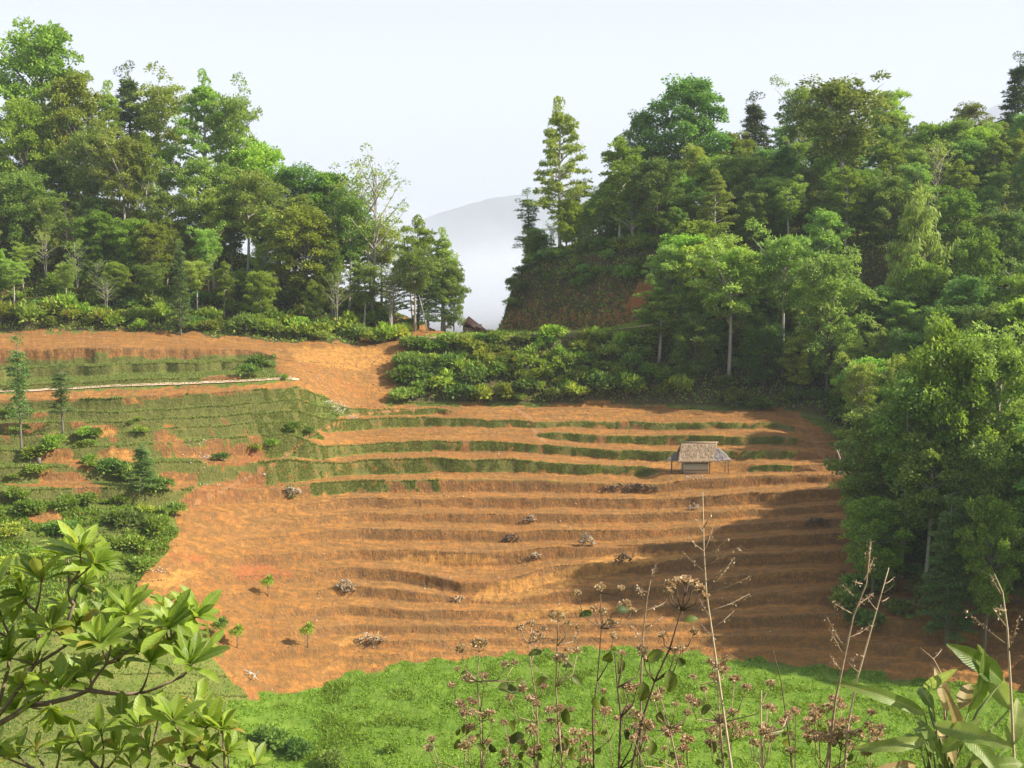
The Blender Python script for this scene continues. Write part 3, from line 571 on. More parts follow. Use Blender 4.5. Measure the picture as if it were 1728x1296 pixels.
# ---- named trees (foot px, top px read from the picture)
NT = [
 # left hill skyline
 ('broad', 85, None, 42, 235, 165, 'tallest dome-topped tree on the far left skyline'),
 ('broad', 140, None, 130, 225, 130, 'broad crowned tree just right of the tall far left tree'),
 ('broad', 60, None, 165, 220, 120, 'dense tree filling the left edge below the tallest dome-topped tree'),
 ('fir', 232, None, 100, 236, 90, 'pointed fir rising from the skyline between the two tallest left crowns'),
 ('layered', 200, None, 128, 230, 90, 'narrow tree leaning on the pointed left fir'),
 ('tall', 280, None, 145, 232, 110, 'pale open crowned tree right of the pointed fir on the left skyline'),
 ('layered', 358, None, 112, 226, 130, 'tall sharp-topped tree standing out on the right of the left skyline'),
 ('tall', 400, None, 165, 224, 90, 'tree with a side crown hanging out over the falling left skyline'),
 ('tall', 165, 372, 210, 214, 110, 'tree with two bare pale trunks in the upper left wood'),
 ('bright', 245, 335, 228, 212, 62, 'single yellow-green tree glowing in the left wood'),
 ('tall', 210, 395, 235, 211, 100, 'tree with a long pale bare trunk beside the yellow-green left tree'),
 ('broad', 440, None, 240, 222, 130, 'light green tree below the gap in the left skyline'),
 ('dark', 500, None, 282, 219, 130, 'dark round tree in the middle of the falling left ridge'),
 ('broad', 560, None, 290, 217, 120, 'rounded tree left of the sparse feathery tree'),
 ('thin', 628, 498, 272, 209, 130, 'sparse feathery tree with several pale stems on the left ridge'),
 ('tall', 588, 500, 330, 207, 80, 'slim tree with one pale trunk left of the feathery tree'),
 ('bright', 705, 520, 368, 207, 75, 'fresh green tree near the right end of the left wood'),
 ('layered', 745, 540, 378, 207, 75, 'last open tree of the left wood before the misty gap'),
 ('dark', 766, 553, 445, 206, 50, 'dark small tree at the edge of the misty gap'),
 ('fir', 722, 545, 420, 204, 70, 'dark layered tree over the cutting left of the pass'),
 ('fir', 305, 566, 400, None, 46, 'lone slim conifer rooted in the bare slope in front of the left wood'),
 ('broad', 165, 520, 360, 203, 100, 'olive tree in the lower left wood above the bare field'),
 ('tall', 415, 470, 290, 209, 110, 'crooked pale-trunked tree in the middle of the left wood'),
 ('dark', 350, 480, 270, 214, 110, 'dark leafy tree behind the crooked pale trunk'),
 ('broad', 520, 520, 345, 204, 140, 'large leafy tree hanging down to the bushes on the left hill'),
 # right hill
 ('layered', 945, 425, 155, 229, 112, 'tall feathery tree standing alone at the right side of the misty gap'),
 ('bright', 1045, 420, 230, 215, 95, 'bright lime-green tree right of the tall feathery one'),
 ('pole', 885, 445, 318, 240, 46, 'thin dark tree leaning out over the misty gap'),
 ('dark', 900, 455, 385, 239, 60, 'low dark tree on the rim of the cliff'),
 ('broad', 955, 425, 335, 227, 60, 'small green tree below the tall feathery tree'),
 ('dark', 1165, None, 135, 235, 160, 'large dark domed tree highest on the right ridge next to the gap'),
 ('dark', 1085, None, 190, 236, 80, 'dark tree behind the lime-green tree'),
 ('fir', 1262, None, 152, 242, 80, 'pointed conifer poking from the right skyline'),
 ('tall', 1340, None, 150, 246, 90, 'open round crown on the right skyline right of the pointed conifer'),
 ('tall', 1415, 432, 136, 214, 165, 'very tall tree with a straight pale trunk in the middle of the right wood'),
 ('dark', 1385, None, 150, 247, 60, 'dark knot of crown beside the very tall pale-trunked tree'),
 ('broad', 1475, None, 152, 250, 80, 'rounded skyline tree right of the very tall tree'),
 ('fir', 1700, None, 84, 240, 90, 'tall dark conifer cut by the right edge of the picture'),
 ('tall', 1615, None, 176, 250, 70, 'slim trunked tree on the right skyline near the edge'),
 ('bright', 1605, 420, 240, 225, 80, 'fresh green tree beneath the skyline at far right'),
 ('bright', 1370, 440, 345, 209, 60, 'small yellow-green tree left of the pale straight trunk'),
 ('droop', 1545, 470, 312, 190, 130, 'grey-green drooping bamboo-like clump on the right hill'),
 ('broad', 1645, 520, 388, 180, 100, 'pale blue-green tree right of the drooping clump'),
 ('dark', 1310, 445, 300, 212, 110, 'dark tree left of the small yellow-green tree'),
 # mid right, foot of the hill
 ('bright', 1112, 605, 485, 187, 100, 'fresh flat-topped tree beside the red earth cutting'),
 ('tall', 1230, 640, 420, 184, 130, 'bright leafy tree with a forked pale trunk at the foot of the right hill'),
 ('tall', 1320, 640, 400, 184, 120, 'leafy tree with two upright pale trunks above the hut'),
 ('dark', 1395, 660, 430, 178, 120, 'dark tree behind the right end of the grassy terraces'),
 ('broad', 1220, 520, 405, 193, 120, 'light green crown over the forked trunk'),
 # near right stand
 ('broad', 1590, 960, 548, 122, 190, 'huge light green tree leading the near right stand'),
 ('tall', 1520, 930, 640, 124, 160, 'leafy tree bulging left from the near right stand'),
 ('layered', 1497, 905, 590, 130, 60, 'narrow brownish tree top left of the huge near tree'),
 ('dark', 1490, 905, 690, 127, 170, 'dark shaded tree on the left rim of the near right stand'),
 ('tall', 1560, 980, 740, 119, 160, 'dark shaded tree in front at the foot of the near right stand'),
 ('dark', 1640, 1000, 740, 117, 160, 'dark shaded tree at the lower right of the near stand'),
 ('tall', 1680, 1005, 560, 121, 170, 'light green tree of the near right stand against the picture edge'),
 ('broad', 1665, 1000, 835, 111, 110, 'sunlit low tree in front of the shaded near stand at right'),
 ('dark', 1470, 880, 740, 131, 120, 'low dark tree where the shaded stand meets the bare terraces'),
 ('fir', 1600, 1010, 830, 113, 110, 'drooping dark young tree at the foot of the near stand'),
 # left foreground slopes
 ('pole', 37, 775, 565, None, 46, 'slim bare-stemmed conifer at the left edge of the track'),
 ('pole', 107, 740, 612, None, 42, 'slim shaggy conifer crossing the dirt track'),
 ('fir', 240, 835, 745, None, 62, 'small shaggy conifer over the dark gully bushes'),
]
used = []
for kd, px, pb, pt, Y, wpx, lab in NT:
    o = tree_px(kd, px, pb, pt, lab, widpx=wpx, Y=Y); used.append((o.location.x, o.location.y))
# ---- fill trees of the two woods and the stand outside the right edge
ENV = ([-900,-200,20,120,155,200,230,300,350,400,425,430,480,520,600,660,685,700,740,775,785,800,815,850,870,890,1000,1060,1100,1180,1230,1290,1335,1400,1450,1500,1560,1640,1700,1800,2300],
       [120,90,75,60,150,165,150,170,160,180,220,255,300,310,320,340,380,400,400,440,480,530,560,520,430,400,330,250,190,170,215,210,185,175,180,190,205,200,190,170,150])
def zmax(px, Y): _, t = ut(px, np.interp(px, *ENV)); return -float(t)*Y
def fill(n, pxr, Yf, kinds, hr, gap, label, group, want=None):
    c = 0; tries = 0
    while c < n and tries < n*60:
        tries += 1; px = random.uniform(*pxr); lo, hi = Yf(px); Y = random.uniform(lo, hi); x = (px-864)/FPX*Y
        if any((x-a)**2+(Y-b)**2 < gap*gap for a, b in used): continue
        z = ground(x, Y); h = random.uniform(*hr); cap = zmax(px, Y)-z
        if cap < 5: continue
        h = min(h, cap*random.uniform(.88, 1.0)); used.append((x, Y)); c += 1
        kd = random.choices([k for k, w in kinds], [w for k, w in kinds])[0]
        put_tree(kd, x, Y, h, ('small ' if h < 11.5 else 'tall ' if h > 16 else '')+label[kd]+' '+where(x, Y, z+h*.75), group, wid=random.uniform(.72, 1.05)*(16/h)**.25)
    return c
LM = [(85, 60, 'the tallest far left tree'), (232, 120, 'the pointed left skyline fir'), (358, 130, 'the sharp-topped left skyline tree'), (245, 260, 'the yellow-green left tree'), (165, 330, 'the twin pale trunks'),
 (415, 420, 'the crooked pale trunk'), (628, 320, 'the feathery many-stemmed tree'), (520, 440, 'the leafy overhanging left tree'), (305, 480, 'the lone conifer on the bare slope'), (705, 400, 'the fresh green tree by the gap'),
 (945, 230, 'the tall feathery tree at the gap'), (1045, 270, 'the lime-green tree'), (1165, 190, 'the big domed tree'), (1262, 190, 'the pointed right skyline conifer'), (1415, 180, 'the crown of the straight pale trunk'), (1415, 380, 'the straight pale trunk'),
 (1545, 390, 'the drooping bamboo-like clump'), (1645, 450, 'the blue-green tree'), (1700, 150, 'the conifer cut by the right edge'), (1112, 530, 'the flat-topped tree by the red cutting'), (1240, 500, 'the forked pale trunk'),
 (1320, 560, 'the two upright trunks above the hut'), (1497, 640, 'the brownish tree top'), (1600, 620, 'the huge light green tree'), (1500, 860, 'the rim of the near stand'), (1665, 900, 'the sunlit low tree at right'),
 (1180, 770, 'the hut'), (107, 690, 'the shaggy conifer by the track'), (110, 862, 'the lime-green scrub'), (240, 800, 'the dark gully bushes'), (290, 880, 'the rim of the bare bowl'), (60, 985, 'the big-leaved shrub'), (850, 565, 'the misty gap'), (895, 500, 'the cutting rim'), (960, 455, 'the cutting top'), (1050, 450, 'the cutting corner'), (940, 540, 'the cutting foot'), (680, 600, 'the earth slide'), (1050, 520, 'the red earth streak')]
def where(x, Y, z):
    px, py = proj(x, Y, z); a, b, nm = min(LM, key=lambda l: (l[0]-px)**2+(l[1]-py)**2); dx, dy = px-a, py-b
    if abs(dx) < 16 and abs(dy) < 22: return 'at '+nm
    far = 'well ' if math.hypot(dx, dy) > 75 else ''
    if abs(dx) > 1.6*abs(dy): d = 'right of ' if dx > 0 else 'left of '
    elif abs(dy) > 1.6*abs(dx): d = 'below ' if dy > 0 else 'above '
    else: d = ('below and ' if dy > 0 else 'above and ')+('right of ' if dx > 0 else 'left of ')
    return far+d+nm
def rowY(i): return lambda px: float(np.interp((px-864)/FPX, uL, semY[:, i]))
rF, rG, rH, rI, rD = rowY(10), rowY(11), rowY(12), rowY(13), rowY(8)
KN = dict(broad='round-crowned tree', dark='dark leafy evergreen', tall='bare-trunked tree', layered='open layered tree', fir='narrow dark conifer', bright='fresh yellow-green tree', thin='sparse thin tree', droop='drooping leafy tree', pole='slender shaggy conifer')
def lb(tail): return {k: v+',' for k, v in KN.items()}
fill(56, (-60, 760), lambda px: (rF(px)+(15 if px < 560 else 7), rI(px)+2), [('broad', 2.5), ('dark', 1), ('tall', 9), ('layered', 2), ('fir', .6), ('thin', 2.5)], (11, 19), 4.2, lb('packed in the wood on the left hill'), 'trees of the left wood')
fill(22, (-300, -60), lambda px: (rF(px)+4, rI(px)+2), [('broad', 4), ('dark', 3), ('tall', 3)], (13, 20), 6, lb('at the outer edge of the left wood'), 'trees of the left wood')
fill(150, (890, 1760), lambda px: (rH(px)+.5 if px < 1120 else rF(px)-2, rI(px)+2), [('broad', 5), ('dark', 6), ('tall', 3), ('layered', 2), ('fir', 1), ('bright', 2.4), ('thin', .5)], (9, 17), 4.0, lb('packed in the wood on the right hill'), 'trees of the right wood')
fill(30, (1150, 1440), lambda px: (rD(px)+5, rF(px)), [('broad', 3), ('dark', 6), ('tall', 2)], (6, 12), 4.0, lb('at the shaded foot of the right hill'), 'trees at the foot of the right hill')
fill(22, (1470, 1760), lambda px: (121, 137), [('broad', 4), ('dark', 6), ('tall', 2)], (11, 17), 4.6, lb('packed in the near right stand'), 'trees of the near right stand')
fill(16, (1440, 1800), lambda px: (155, 172), [('broad', 4), ('dark', 6), ('tall', 2)], (10, 15), 4.6, lb(''), 'trees behind the near right stand')
fill(22, (1760, 2250), lambda px: (111, 138), [('broad', 4), ('dark', 5)], (17, 23), 4.6, lb('beyond the right edge of the near stand'), 'trees of the near right stand')
fill(20, (0, 600), lambda px: (rF(px)+7, rF(px)+24), [('broad', 3), ('bright', 1), ('tall', 3), ('thin', 1)], (6, 11), 3.6, lb(''), 'trees of the left wood')
# ---- bushes
ub = []
def fill_bush(n, pxr, Yf, ids, sr, gap, label, group, name='bush'):
    c = tries = 0
    while c < n and tries < n*40:
        tries += 1; px = random.uniform(*pxr); lo, hi = Yf(px)
        if hi <= lo: continue
        Y = random.uniform(lo, hi); x = (px-864)/FPX*Y
        if any((x-a)**2+(Y-b)**2 < gap*gap for a, b in ub): continue
        ub.append((x, Y)); c += 1; s = random.uniform(*sr); put_bush(random.choice(ids), x, Y, s, ('large ' if s > 1.9 else 'small ' if s < 1.4 else '')+label+' '+where(x, Y, ground(x, Y)+s*.6), group, sz=s*random.uniform(.8, 1.2), name=name)
fill_bush(105, (672, 1180), lambda px: (rD(px)+2.6+max(0, (px-1000))*.01, rF(px)-1.0), [0, 0, 2, 2, 3, 1], (1.3, 2.7), 1.3, 'bank bush,', 'bushes on the bank below the pass')
fill_bush(30, (1150, 1460), lambda px: (rD(px)+2, rF(px)), [1, 3], (1.4, 2.6), 2.0, 'dark hillside bush,', 'bushes at the foot of the right hill', 'hillside_shrub')
fill_bush(105, (-20, 690), lambda px: (rF(px)+1.0, rF(px)+20), [0, 2, 0, 2, 4, 1], (1.2, 3.0), 1.7, 'wood-edge bush,', 'bushes along the left wood', 'understorey_shrub')
fill_bush(80, (862, 1130), lambda px: (rG(px)+2.2, rH(px)+5), [1, 3, 0, 3], (1.1, 2.6), 1.2, 'cutting-side bush,', 'bushes on the right cutting', 'cliff_shrub')
fill_bush(24, (1440, 1745), lambda px: (117, 128), [1, 3], (1.2, 2.4), 1.8, 'dark understorey bush,', 'bushes under the near right stand', 'understorey_shrub')
for i in range(46):
    px = random.uniform(10, 300); py = random.uniform(842, 1010) if i < 34 else random.uniform(700, 830); px = px if i < 34 else random.uniform(10, 250)
    if px > 290-(py-900)*.7: continue
    p = hit(px, py); sz = random.uniform(.6, 1.7); put_bush(random.choice([0, 0, 2, 2, 4]), p.x, p.y, sz, ('small ' if sz < .9 else '')+'scrub bush %s' % where(p.x, p.y, p.z).replace('the tallest far left tree', 'the left wood'), 'scrub on the lower left slope', sz=sz*.7, name='scrub_bush')
for k, (bi, px, py, s, lab) in enumerate([
 (3, 436, 622, 2.0, 'round dark green bush above the end of the dirt track'), (1, 420, 634, 1.7, 'paler bush beside the round dark one above the track'),
 (0, 480, 642, .7, 'tiny bush at the end of the dirt track'), (0, 495, 732, 1.3, 'green bush beside the footpath junction'), (1, 521, 735, .8, 'small dark ball-shaped bush by the footpath'),
 (1, 372, 778, 1.1, 'bush on the red cut bank by the white stones'), (1, 190, 800, 1.7, 'dark bush at the upper end of the gully'), (3, 215, 812, 1.9, 'dark bush in the middle of the gully'),
 (1, 270, 830, 1.6, 'dark bush at the lower end of the gully'), (0, 160, 742, 1.2, 'green bush on the ledge under the shaggy conifer'), (0, 90, 760, 1.8, 'yellow-green bush at the foot of the slim shaggy conifer'),
 (0, 60, 775, 1.5, 'bush at the foot of the left edge conifer'), (4, 110, 862, 1.5, 'lime-green bush on the lower left slope'), (4, 150, 856, 1.4, 'second lime-green bush right of its twin on the lower left slope'),
 (3, 105, 905, 1.6, 'dark bush below the lime-green bushes'), (1, 215, 890, 1.9, 'broad grey-green bush near the gully rim'), (0, 265, 900, 1.8, 'sunlit bush on the rim of the bare bowl'),
 (1, 290, 870, 1.5, 'bush overhanging the edge of the bare bowl'), (0, 225, 930, 1.6, 'green bush below the rim bushes'), (0, 430, 770, 1.0, 'grassy bush row on the bank below the footpath'), (0, 460, 762, 1.0, 'grassy clump beside the footpath bank'),
 (3, 455, 1262, 1.7, 'dark blue-green bush at the lower left corner of the field'), (3, 500, 1278, 1.4, 'dark bush right of the larger one at the field corner'), (1, 560, 1290, 1.2, 'low bush at the bottom of the field'), (0, 660, 1268, .8, 'small green tuft in the lower field'),
 (0, 50, 870, 1.6, 'yellowish bush at the left edge of the lower slope'), (0, 690, 668, 1.0, 'small sunlit bush at the lower left corner of the bushy bank')]):
    p = hit(px, py); put_bush(bi, p.x, p.y, s, lab, None)
# small field trees
for px, pyb, pyt, lab, w in [(452, 1008, 970, 'small leafy sapling on the red-tinted terrace', 26), (519, 1094, 1050, 'leaning sapling low on the bare slope', 30),
                          (400, 1094, 1052, 'thin sapling left of the leaning one', 30), (372, 1085, 1040, 'sapling half hidden behind the big-leaved shrub', 34)]:
    p = hit(px, pyb); st, lv = BUSH[2]; h = (pyb-pyt)/FPX*p.y; o = empty('sapling', (p.x, p.y, p.z-.05)); tag(o, lab, 'sapling')
    mb = MB(); mb.tube([(0, 0, 0), (.05, 0, h*.3), (-.05, .02, h*.7), (.1, 0, h*.9)], [.07, .05, .04, .02], 5); mb.tube([(0, 0, h*.3), (.3, .1, h*.6)], [.03, .01], 4)
    link('trunk', mb.mesh('sapling_trunk', M_bark), o)
    c = link('crown', lv, o, (0.1, 0, h*.45)); w_ = w/FPX*p.y/2.2; c.scale = (w_, w_, h*.42)
# ------------------------------------------------------------------ hut
M_thatch = simple('thatch', (.19, .125, .075), (.46, .34, .22), 9, stretch=(6, 1, 1), bump=.6)
M_bamboo = simple('bamboo_wall', (.52, .47, .36), (.74, .68, .55), 8, stretch=(5, 5, .4), bump=.3)
M_post = simple('post_wood', (.06, .04, .03), (.14, .09, .06), 5, stretch=(3, 3, .5))
def hut():
    p = hit(1180, 801); q = p.y/FPX; base = p+Vector((0, 1.6, 0)); pad = 0.1
    zb = p.z; o = empty('field_hut', (p.x, p.y+1.7, zb)); tag(o, 'small thatched field hut with woven walls on the upper terraces', 'hut')
    X = lambda px: (px-1180)*q
    Z = lambda py: (799-py)*q
    e0, e1, r0, r1, ze, zr = X(1143), X(1201), X(1152), X(1214), Z(775), Z(747)
    yd = 1.9
    def slab(c, name_, nx=60, ny=10, th=.16, seed=1, fringe=True):
        r = np.random.default_rng(seed); c = [np.array(v, float) for v in c]   # eave0, eave1, ridge1, ridge0
        g = []
        for j in range(ny+1):
            for i in range(nx+1):
                a, b = i/nx, j/ny; pt = (c[0]*(1-a)+c[1]*a)*(1-b)+(c[3]*(1-a)+c[2]*a)*b
                pt = pt+np.array([0, 0, r.normal(0, .035)+.05*math.sin(b*22)*(.5)])
                if j == 0: pt = pt+(c[0]-c[3])/np.linalg.norm(c[0]-c[3])*r.random()*.14
                g.append(pt)
        g = np.array(g); n = len(g); V = np.concatenate([g, g-np.array([0, 0, th])]); W_ = nx+1
        Q = [(j*W_+i, j*W_+i+1, (j+1)*W_+i+1, (j+1)*W_+i) for j in range(ny) for i in range(nx)]; Q += [tuple(n+k for k in qd[::-1]) for qd in Q]
        ed = [j*W_ for j in range(ny+1)]; ed2 = [j*W_+nx for j in range(ny+1)]; e3 = list(range(W_)); e4 = [ny*W_+i for i in range(W_)]
        for E, fl in ((ed, 1), (ed2, 0), (e3, 0), (e4, 1)):
            for a, b in zip(E[:-1], E[1:]): Q.append((a, b, n+b, n+a) if fl else (b, a, n+a, n+b))
        mb = MB(); mb.add(V, Q)
        if fringe:
            k = 420; a, b = r.random(k), .24+r.random(k)*.74; P0 = ((c[0][None]*(1-a[:, None])+c[1][None]*a[:, None])*(1-b[:, None])+(c[3][None]*(1-a[:, None])+c[2][None]*a[:, None])*b[:, None])
            dn = (c[0]-c[3])/np.linalg.norm(c[0]-c[3]); nn = np.cross(c[1]-c[0], c[3]-c[0]); nn /= np.linalg.norm(nn); nn = nn if nn[2] > 0 else -nn
            mb.leaves(P0+nn*.04, dn[None]+r.normal(0, .12, (k, 3))+nn*.05, np.repeat(nn[None], k, 0)+r.normal(0, .25, (k, 3)), .55*(.6+.6*r.random(k)), .09)
        return mb
    rf = slab([(e0, -yd, ze), (e1, -yd, ze), (r1, 0, zr), (r0, 0, zr)], 'r')
    rb = slab([(e0, yd, ze), (e1, yd, ze), (r1, 0, zr-.02), (r0, 0, zr-.02)], 'r', seed=3)
    for a in (rb,):
        for v, qd in ((a.V[0], a.Q[0]),): rf.add(v, qd)
    rf.tube([(r0-.1, 0, zr+.02), (r1+.1, 0, zr+.02)], .13, 8)
    link('roof', rf.mesh('roof', M_thatch), o)
    aw = slab([(X(1198), -yd*.92, Z(774)), (X(1235), -yd*.8, Z(773)), (X(1217), .1, Z(756)), (X(1196), 0, Z(757))], 'a', nx=30, ny=8, seed=5, th=.12)
    link('side_roof', aw.mesh('side_roof', simple('old_thatch', (.17, .145, .13), (.36, .31, .28), 9, stretch=(5, 1, 1), bump=.5)), o)
    al = slab([(X(1124), -1.0, Z(776)), (X(1146), -1.2, Z(775)), (X(1148), .3, Z(764)), (X(1143), .3, Z(764))], 'a', nx=16, ny=5, seed=7, th=.08)
    link('side_roof', al.mesh('side_roof_left', M_post if False else simple('old_thatch_b', (.16, .13, .10), (.30, .24, .19), 9)), o)
    w = MB(); wy = -1.25
    x0, x1 = X(1155), X(1196)
    w.box(((x0+x1)/2, wy, .95), (x1-x0, .06, 1.9)); w.box((x0, 0, .95), (.06, 2.44, 1.9)); w.box(((x0+x1)/2, 1.25, .95), (x1-x0, .06, 1.9)); w.box((x1, .55, .95), (.06, 1.3, 1.9))
    for i in range(26): w.tube([(x0+.06+(x1-x0-.12)*i/25, wy-.04, 0), (x0+.06+(x1-x0-.12)*i/25, wy-.04, 1.9)], .035, 5)
    link('wall', w.mesh('wall', M_bamboo), o)
    rl = MB(); rl.tube([(x0, wy-.09, .55), (x1, wy-.09, .55)], .04, 5); rl.tube([(x0, wy-.09, 1.5), (x1, wy-.09, 1.5)], .04, 5); link('wall_batten', rl.mesh('wall_batten', M_post), o)
    for x, y, h in ((X(1134), -1.0, Z(777)), (X(1198), wy-.1, 1.95), (X(1230), -1.35, Z(775)), (X(1228), .1, 2.4), (X(1152), wy-.1, 1.95), (X(1136), .5, 2.1)):
        m = MB(); m.tube([(x, y, -.3), (x+.02, y, h*.5), (x, y, h)], .06, 6); link('post', m.mesh('post', M_post), o)
    b = MB(); b.tube([(X(1190), -1.3, 2.0), (X(1233), -1.45, 2.0)], .05, 5); link('beam', b.mesh('beam', M_post), o)
hut()
# ------------------------------------------------------------------ piles of wood and stones
M_log = simple('log_wood', (.17, .13, .085), (.50, .41, .29), 4)
M_logd = simple('log_wood_dark', (.06, .042, .028), (.20, .14, .09), 4)
M_stone = simple('pale_stone', (.26, .22, .18), (.46, .40, .33), 3, bump=.3)
def pile(px, py, wpx, hpx, n, label, m=None, ang=.9, name='wood_pile', r0=.05):
    p = hit(px, py); q = p.y/FPX; w, h = wpx*q, hpx*q; mb = MB(); r = random.Random(px)
    for i in range(n):
        x = r.uniform(-w/2, w/2); z = r.random()**.8*h*(1-(2*x/w)**2*.6); L = r.uniform(.35, .9); a = r.gauss(0, ang); e = r.gauss(.1, .5)
        d = Vector((math.sin(a)*.8, -math.cos(a)*.6, e)).normalized()*L/2; c = Vector((x, r.uniform(-.4, .4), z+.05))
        mb.tube([c-d, c+d*.2+Vector((0, 0, .03)), c+d], [r0*1.2, r0, r0*.8], 5)
    return tag(link(name, mb.mesh(name, m or M_log), None, p+Vector((0, 0, .0))), label, 'wood pile')
pile(485, 838, 46, 14, 90, 'long pile of cut sticks on the terrace below the footpath')
pile(1065, 831, 92, 12, 150, 'long low pile of dark cut wood left of the hut', M_logd)
pile(865, 915, 28, 14, 45, 'round heap of brushwood in the middle of the bare terraces', M_logd)
pile(989, 922, 26, 20, 60, 'pale upright stack of sticks on the bare terraces')
pile(583, 1004, 34, 24, 80, 'heap of pale cut sticks low on the left slope')
pile(1052, 952, 30, 16, 50, 'brushwood heap at the edge of the big shadow', M_logd)
pile(892, 880, 22, 9, 26, 'small heap of sticks above the round brushwood heap')
pile(902, 945, 18, 8, 22, 'small heap of sticks below the round brushwood heap')
pile(1172, 860, 20, 10, 24, 'little heap of sticks under the hut terrace')
pile(625, 1086, 44, 18, 50, 'low tangle of dry brushwood near the foot of the left slope')
pile(1378, 888, 40, 12, 60, 'dark brushwood pile near the right shadow edge', M_logd)
pile(775, 1015, 18, 8, 16, 'few dry sticks beside the bright cut bank')
pile(423, 1143, 22, 10, 12, 'bleached white dead branch lying at the bottom of the slope', simple('bleached', (.5, .48, .44), (.7, .68, .62), 3), name='dead_branch', r0=.03)
pile(560, 698, 44, 22, 60, 'tangle of pale dry branches at the foot of the earth slide', simple('dry_pale', (.40, .38, .26), (.60, .58, .45), 3), r0=.03)
def stones(px, py, wpx, n, label, dpx=6):
    p = hit(px, py); q = p.y/FPX; r = random.Random(px+1); o = empty('stone_heap', p); tag(o, label, 'stones')
    for i in range(n):
        mb = MB(); c = np.array([r.gauss(0, wpx*q*.25), r.gauss(0, dpx*q*1.2), 0.]); c[2] = ground(p.x+c[0], p.y+c[1])-p.z+.03; s = r.uniform(.06, .17)
        v = np.array([(1, 0, 0), (0, 1, 0), (-1, 0, 0), (0, -1, 0), (0, 0, .8), (0, 0, -.6)], float)*s*np.array([[r.uniform(.7, 1.3)] for _ in range(6)])
        mb.add(v, None, [(0, 1, 4), (1, 2, 4), (2, 3, 4), (3, 0, 4), (1, 0, 5), (2, 1, 5), (3, 2, 5), (0, 3, 5)]); link('stone', mb.mesh('stone', M_stone), o, Vector(c))
stones(585, 692, 40, 60, 'pale stones heaped under the earth slide')
stones(345, 771, 60, 46, 'scatter of white stones on the red cut bank')
stones(1170, 806, 44, 30, 'loose stones in the bank in front of the hut')
stones(340, 812, 40, 20, 'stones along the top left rim of the bare bowl')
stones(262, 960, 40, 34, 'line of pale stones at the left rim of the bare bowl')
p = hit(608, 916); mb = MB(); mb.tube([(0, 0, -.1), (.12, 0, .8)], [.03, .02], 5); tag(link('stake', mb.mesh('stake', M_stone), None, p), 'thin white stake standing alone on the bare slope', 'stake')
p = hit(66, 783); mb = MB(); mb.tube([(0, 0, -.1), (0, 0, .5), (.02, 0, .75)], [.3, .24, .2], 8); tag(link('tree_stump', mb.mesh('stump', M_bark), None, p), 'cut tree stump on the grassy ledge at the left edge', 'stump')
def boulder(px, py, s, label, m):
    p = hit(px, py); r = np.random.default_rng(px); import bmesh
    bm = bmesh.new(); bmesh.ops.create_icosphere(bm, subdivisions=2, radius=s)
    for v in bm.verts: v.co *= 1+r.normal(0, .12); v.co.z *= .7
    me = bpy.data.meshes.new('boulder'); bm.to_mesh(me); bm.free(); me.materials.append(m); tag(link('boulder', me, None, p+Vector((0, 0, s*.3))), label, 'rock')
boulder(475, 641, .28, 'small dark rock lying beside the end of the dirt track', M_logd)
boulder(1420, 800, .45, 'pale rock where the path meets the shaded stand', M_stone)
boulder(446, 808, .22, 'white rock on the grassy bank under the footpath', M_stone)
# leaning bare trunk over the cutting, fallen trunks on the right
for (a, b, Y, lab) in [((722, 560), (704, 488), 200, 'bare pale trunk leaning over the cutting left of the pass'), ((1425, 770), (1408, 748), 150, 'pale dead trunk leaning out of the right wood')]:
    A_, B_ = P(*a, Y), P(*b, Y); A_.z = ground(A_.x, A_.y)-.2; mb = MB(); o = B_-A_
    mb.tube([(0, 0, 0), tuple(o*.5+Vector((.1, 0, 0))), tuple(o)], [.14, .11, .06], 6); mb.tube([tuple(o*.6), tuple(o*.8+Vector((.5, 0, .2)))], [.05, .02], 4)
    tag(link('dead_tree', mb.mesh('dead_tree', M_bark_pale), None, A_), lab, 'dead tree')
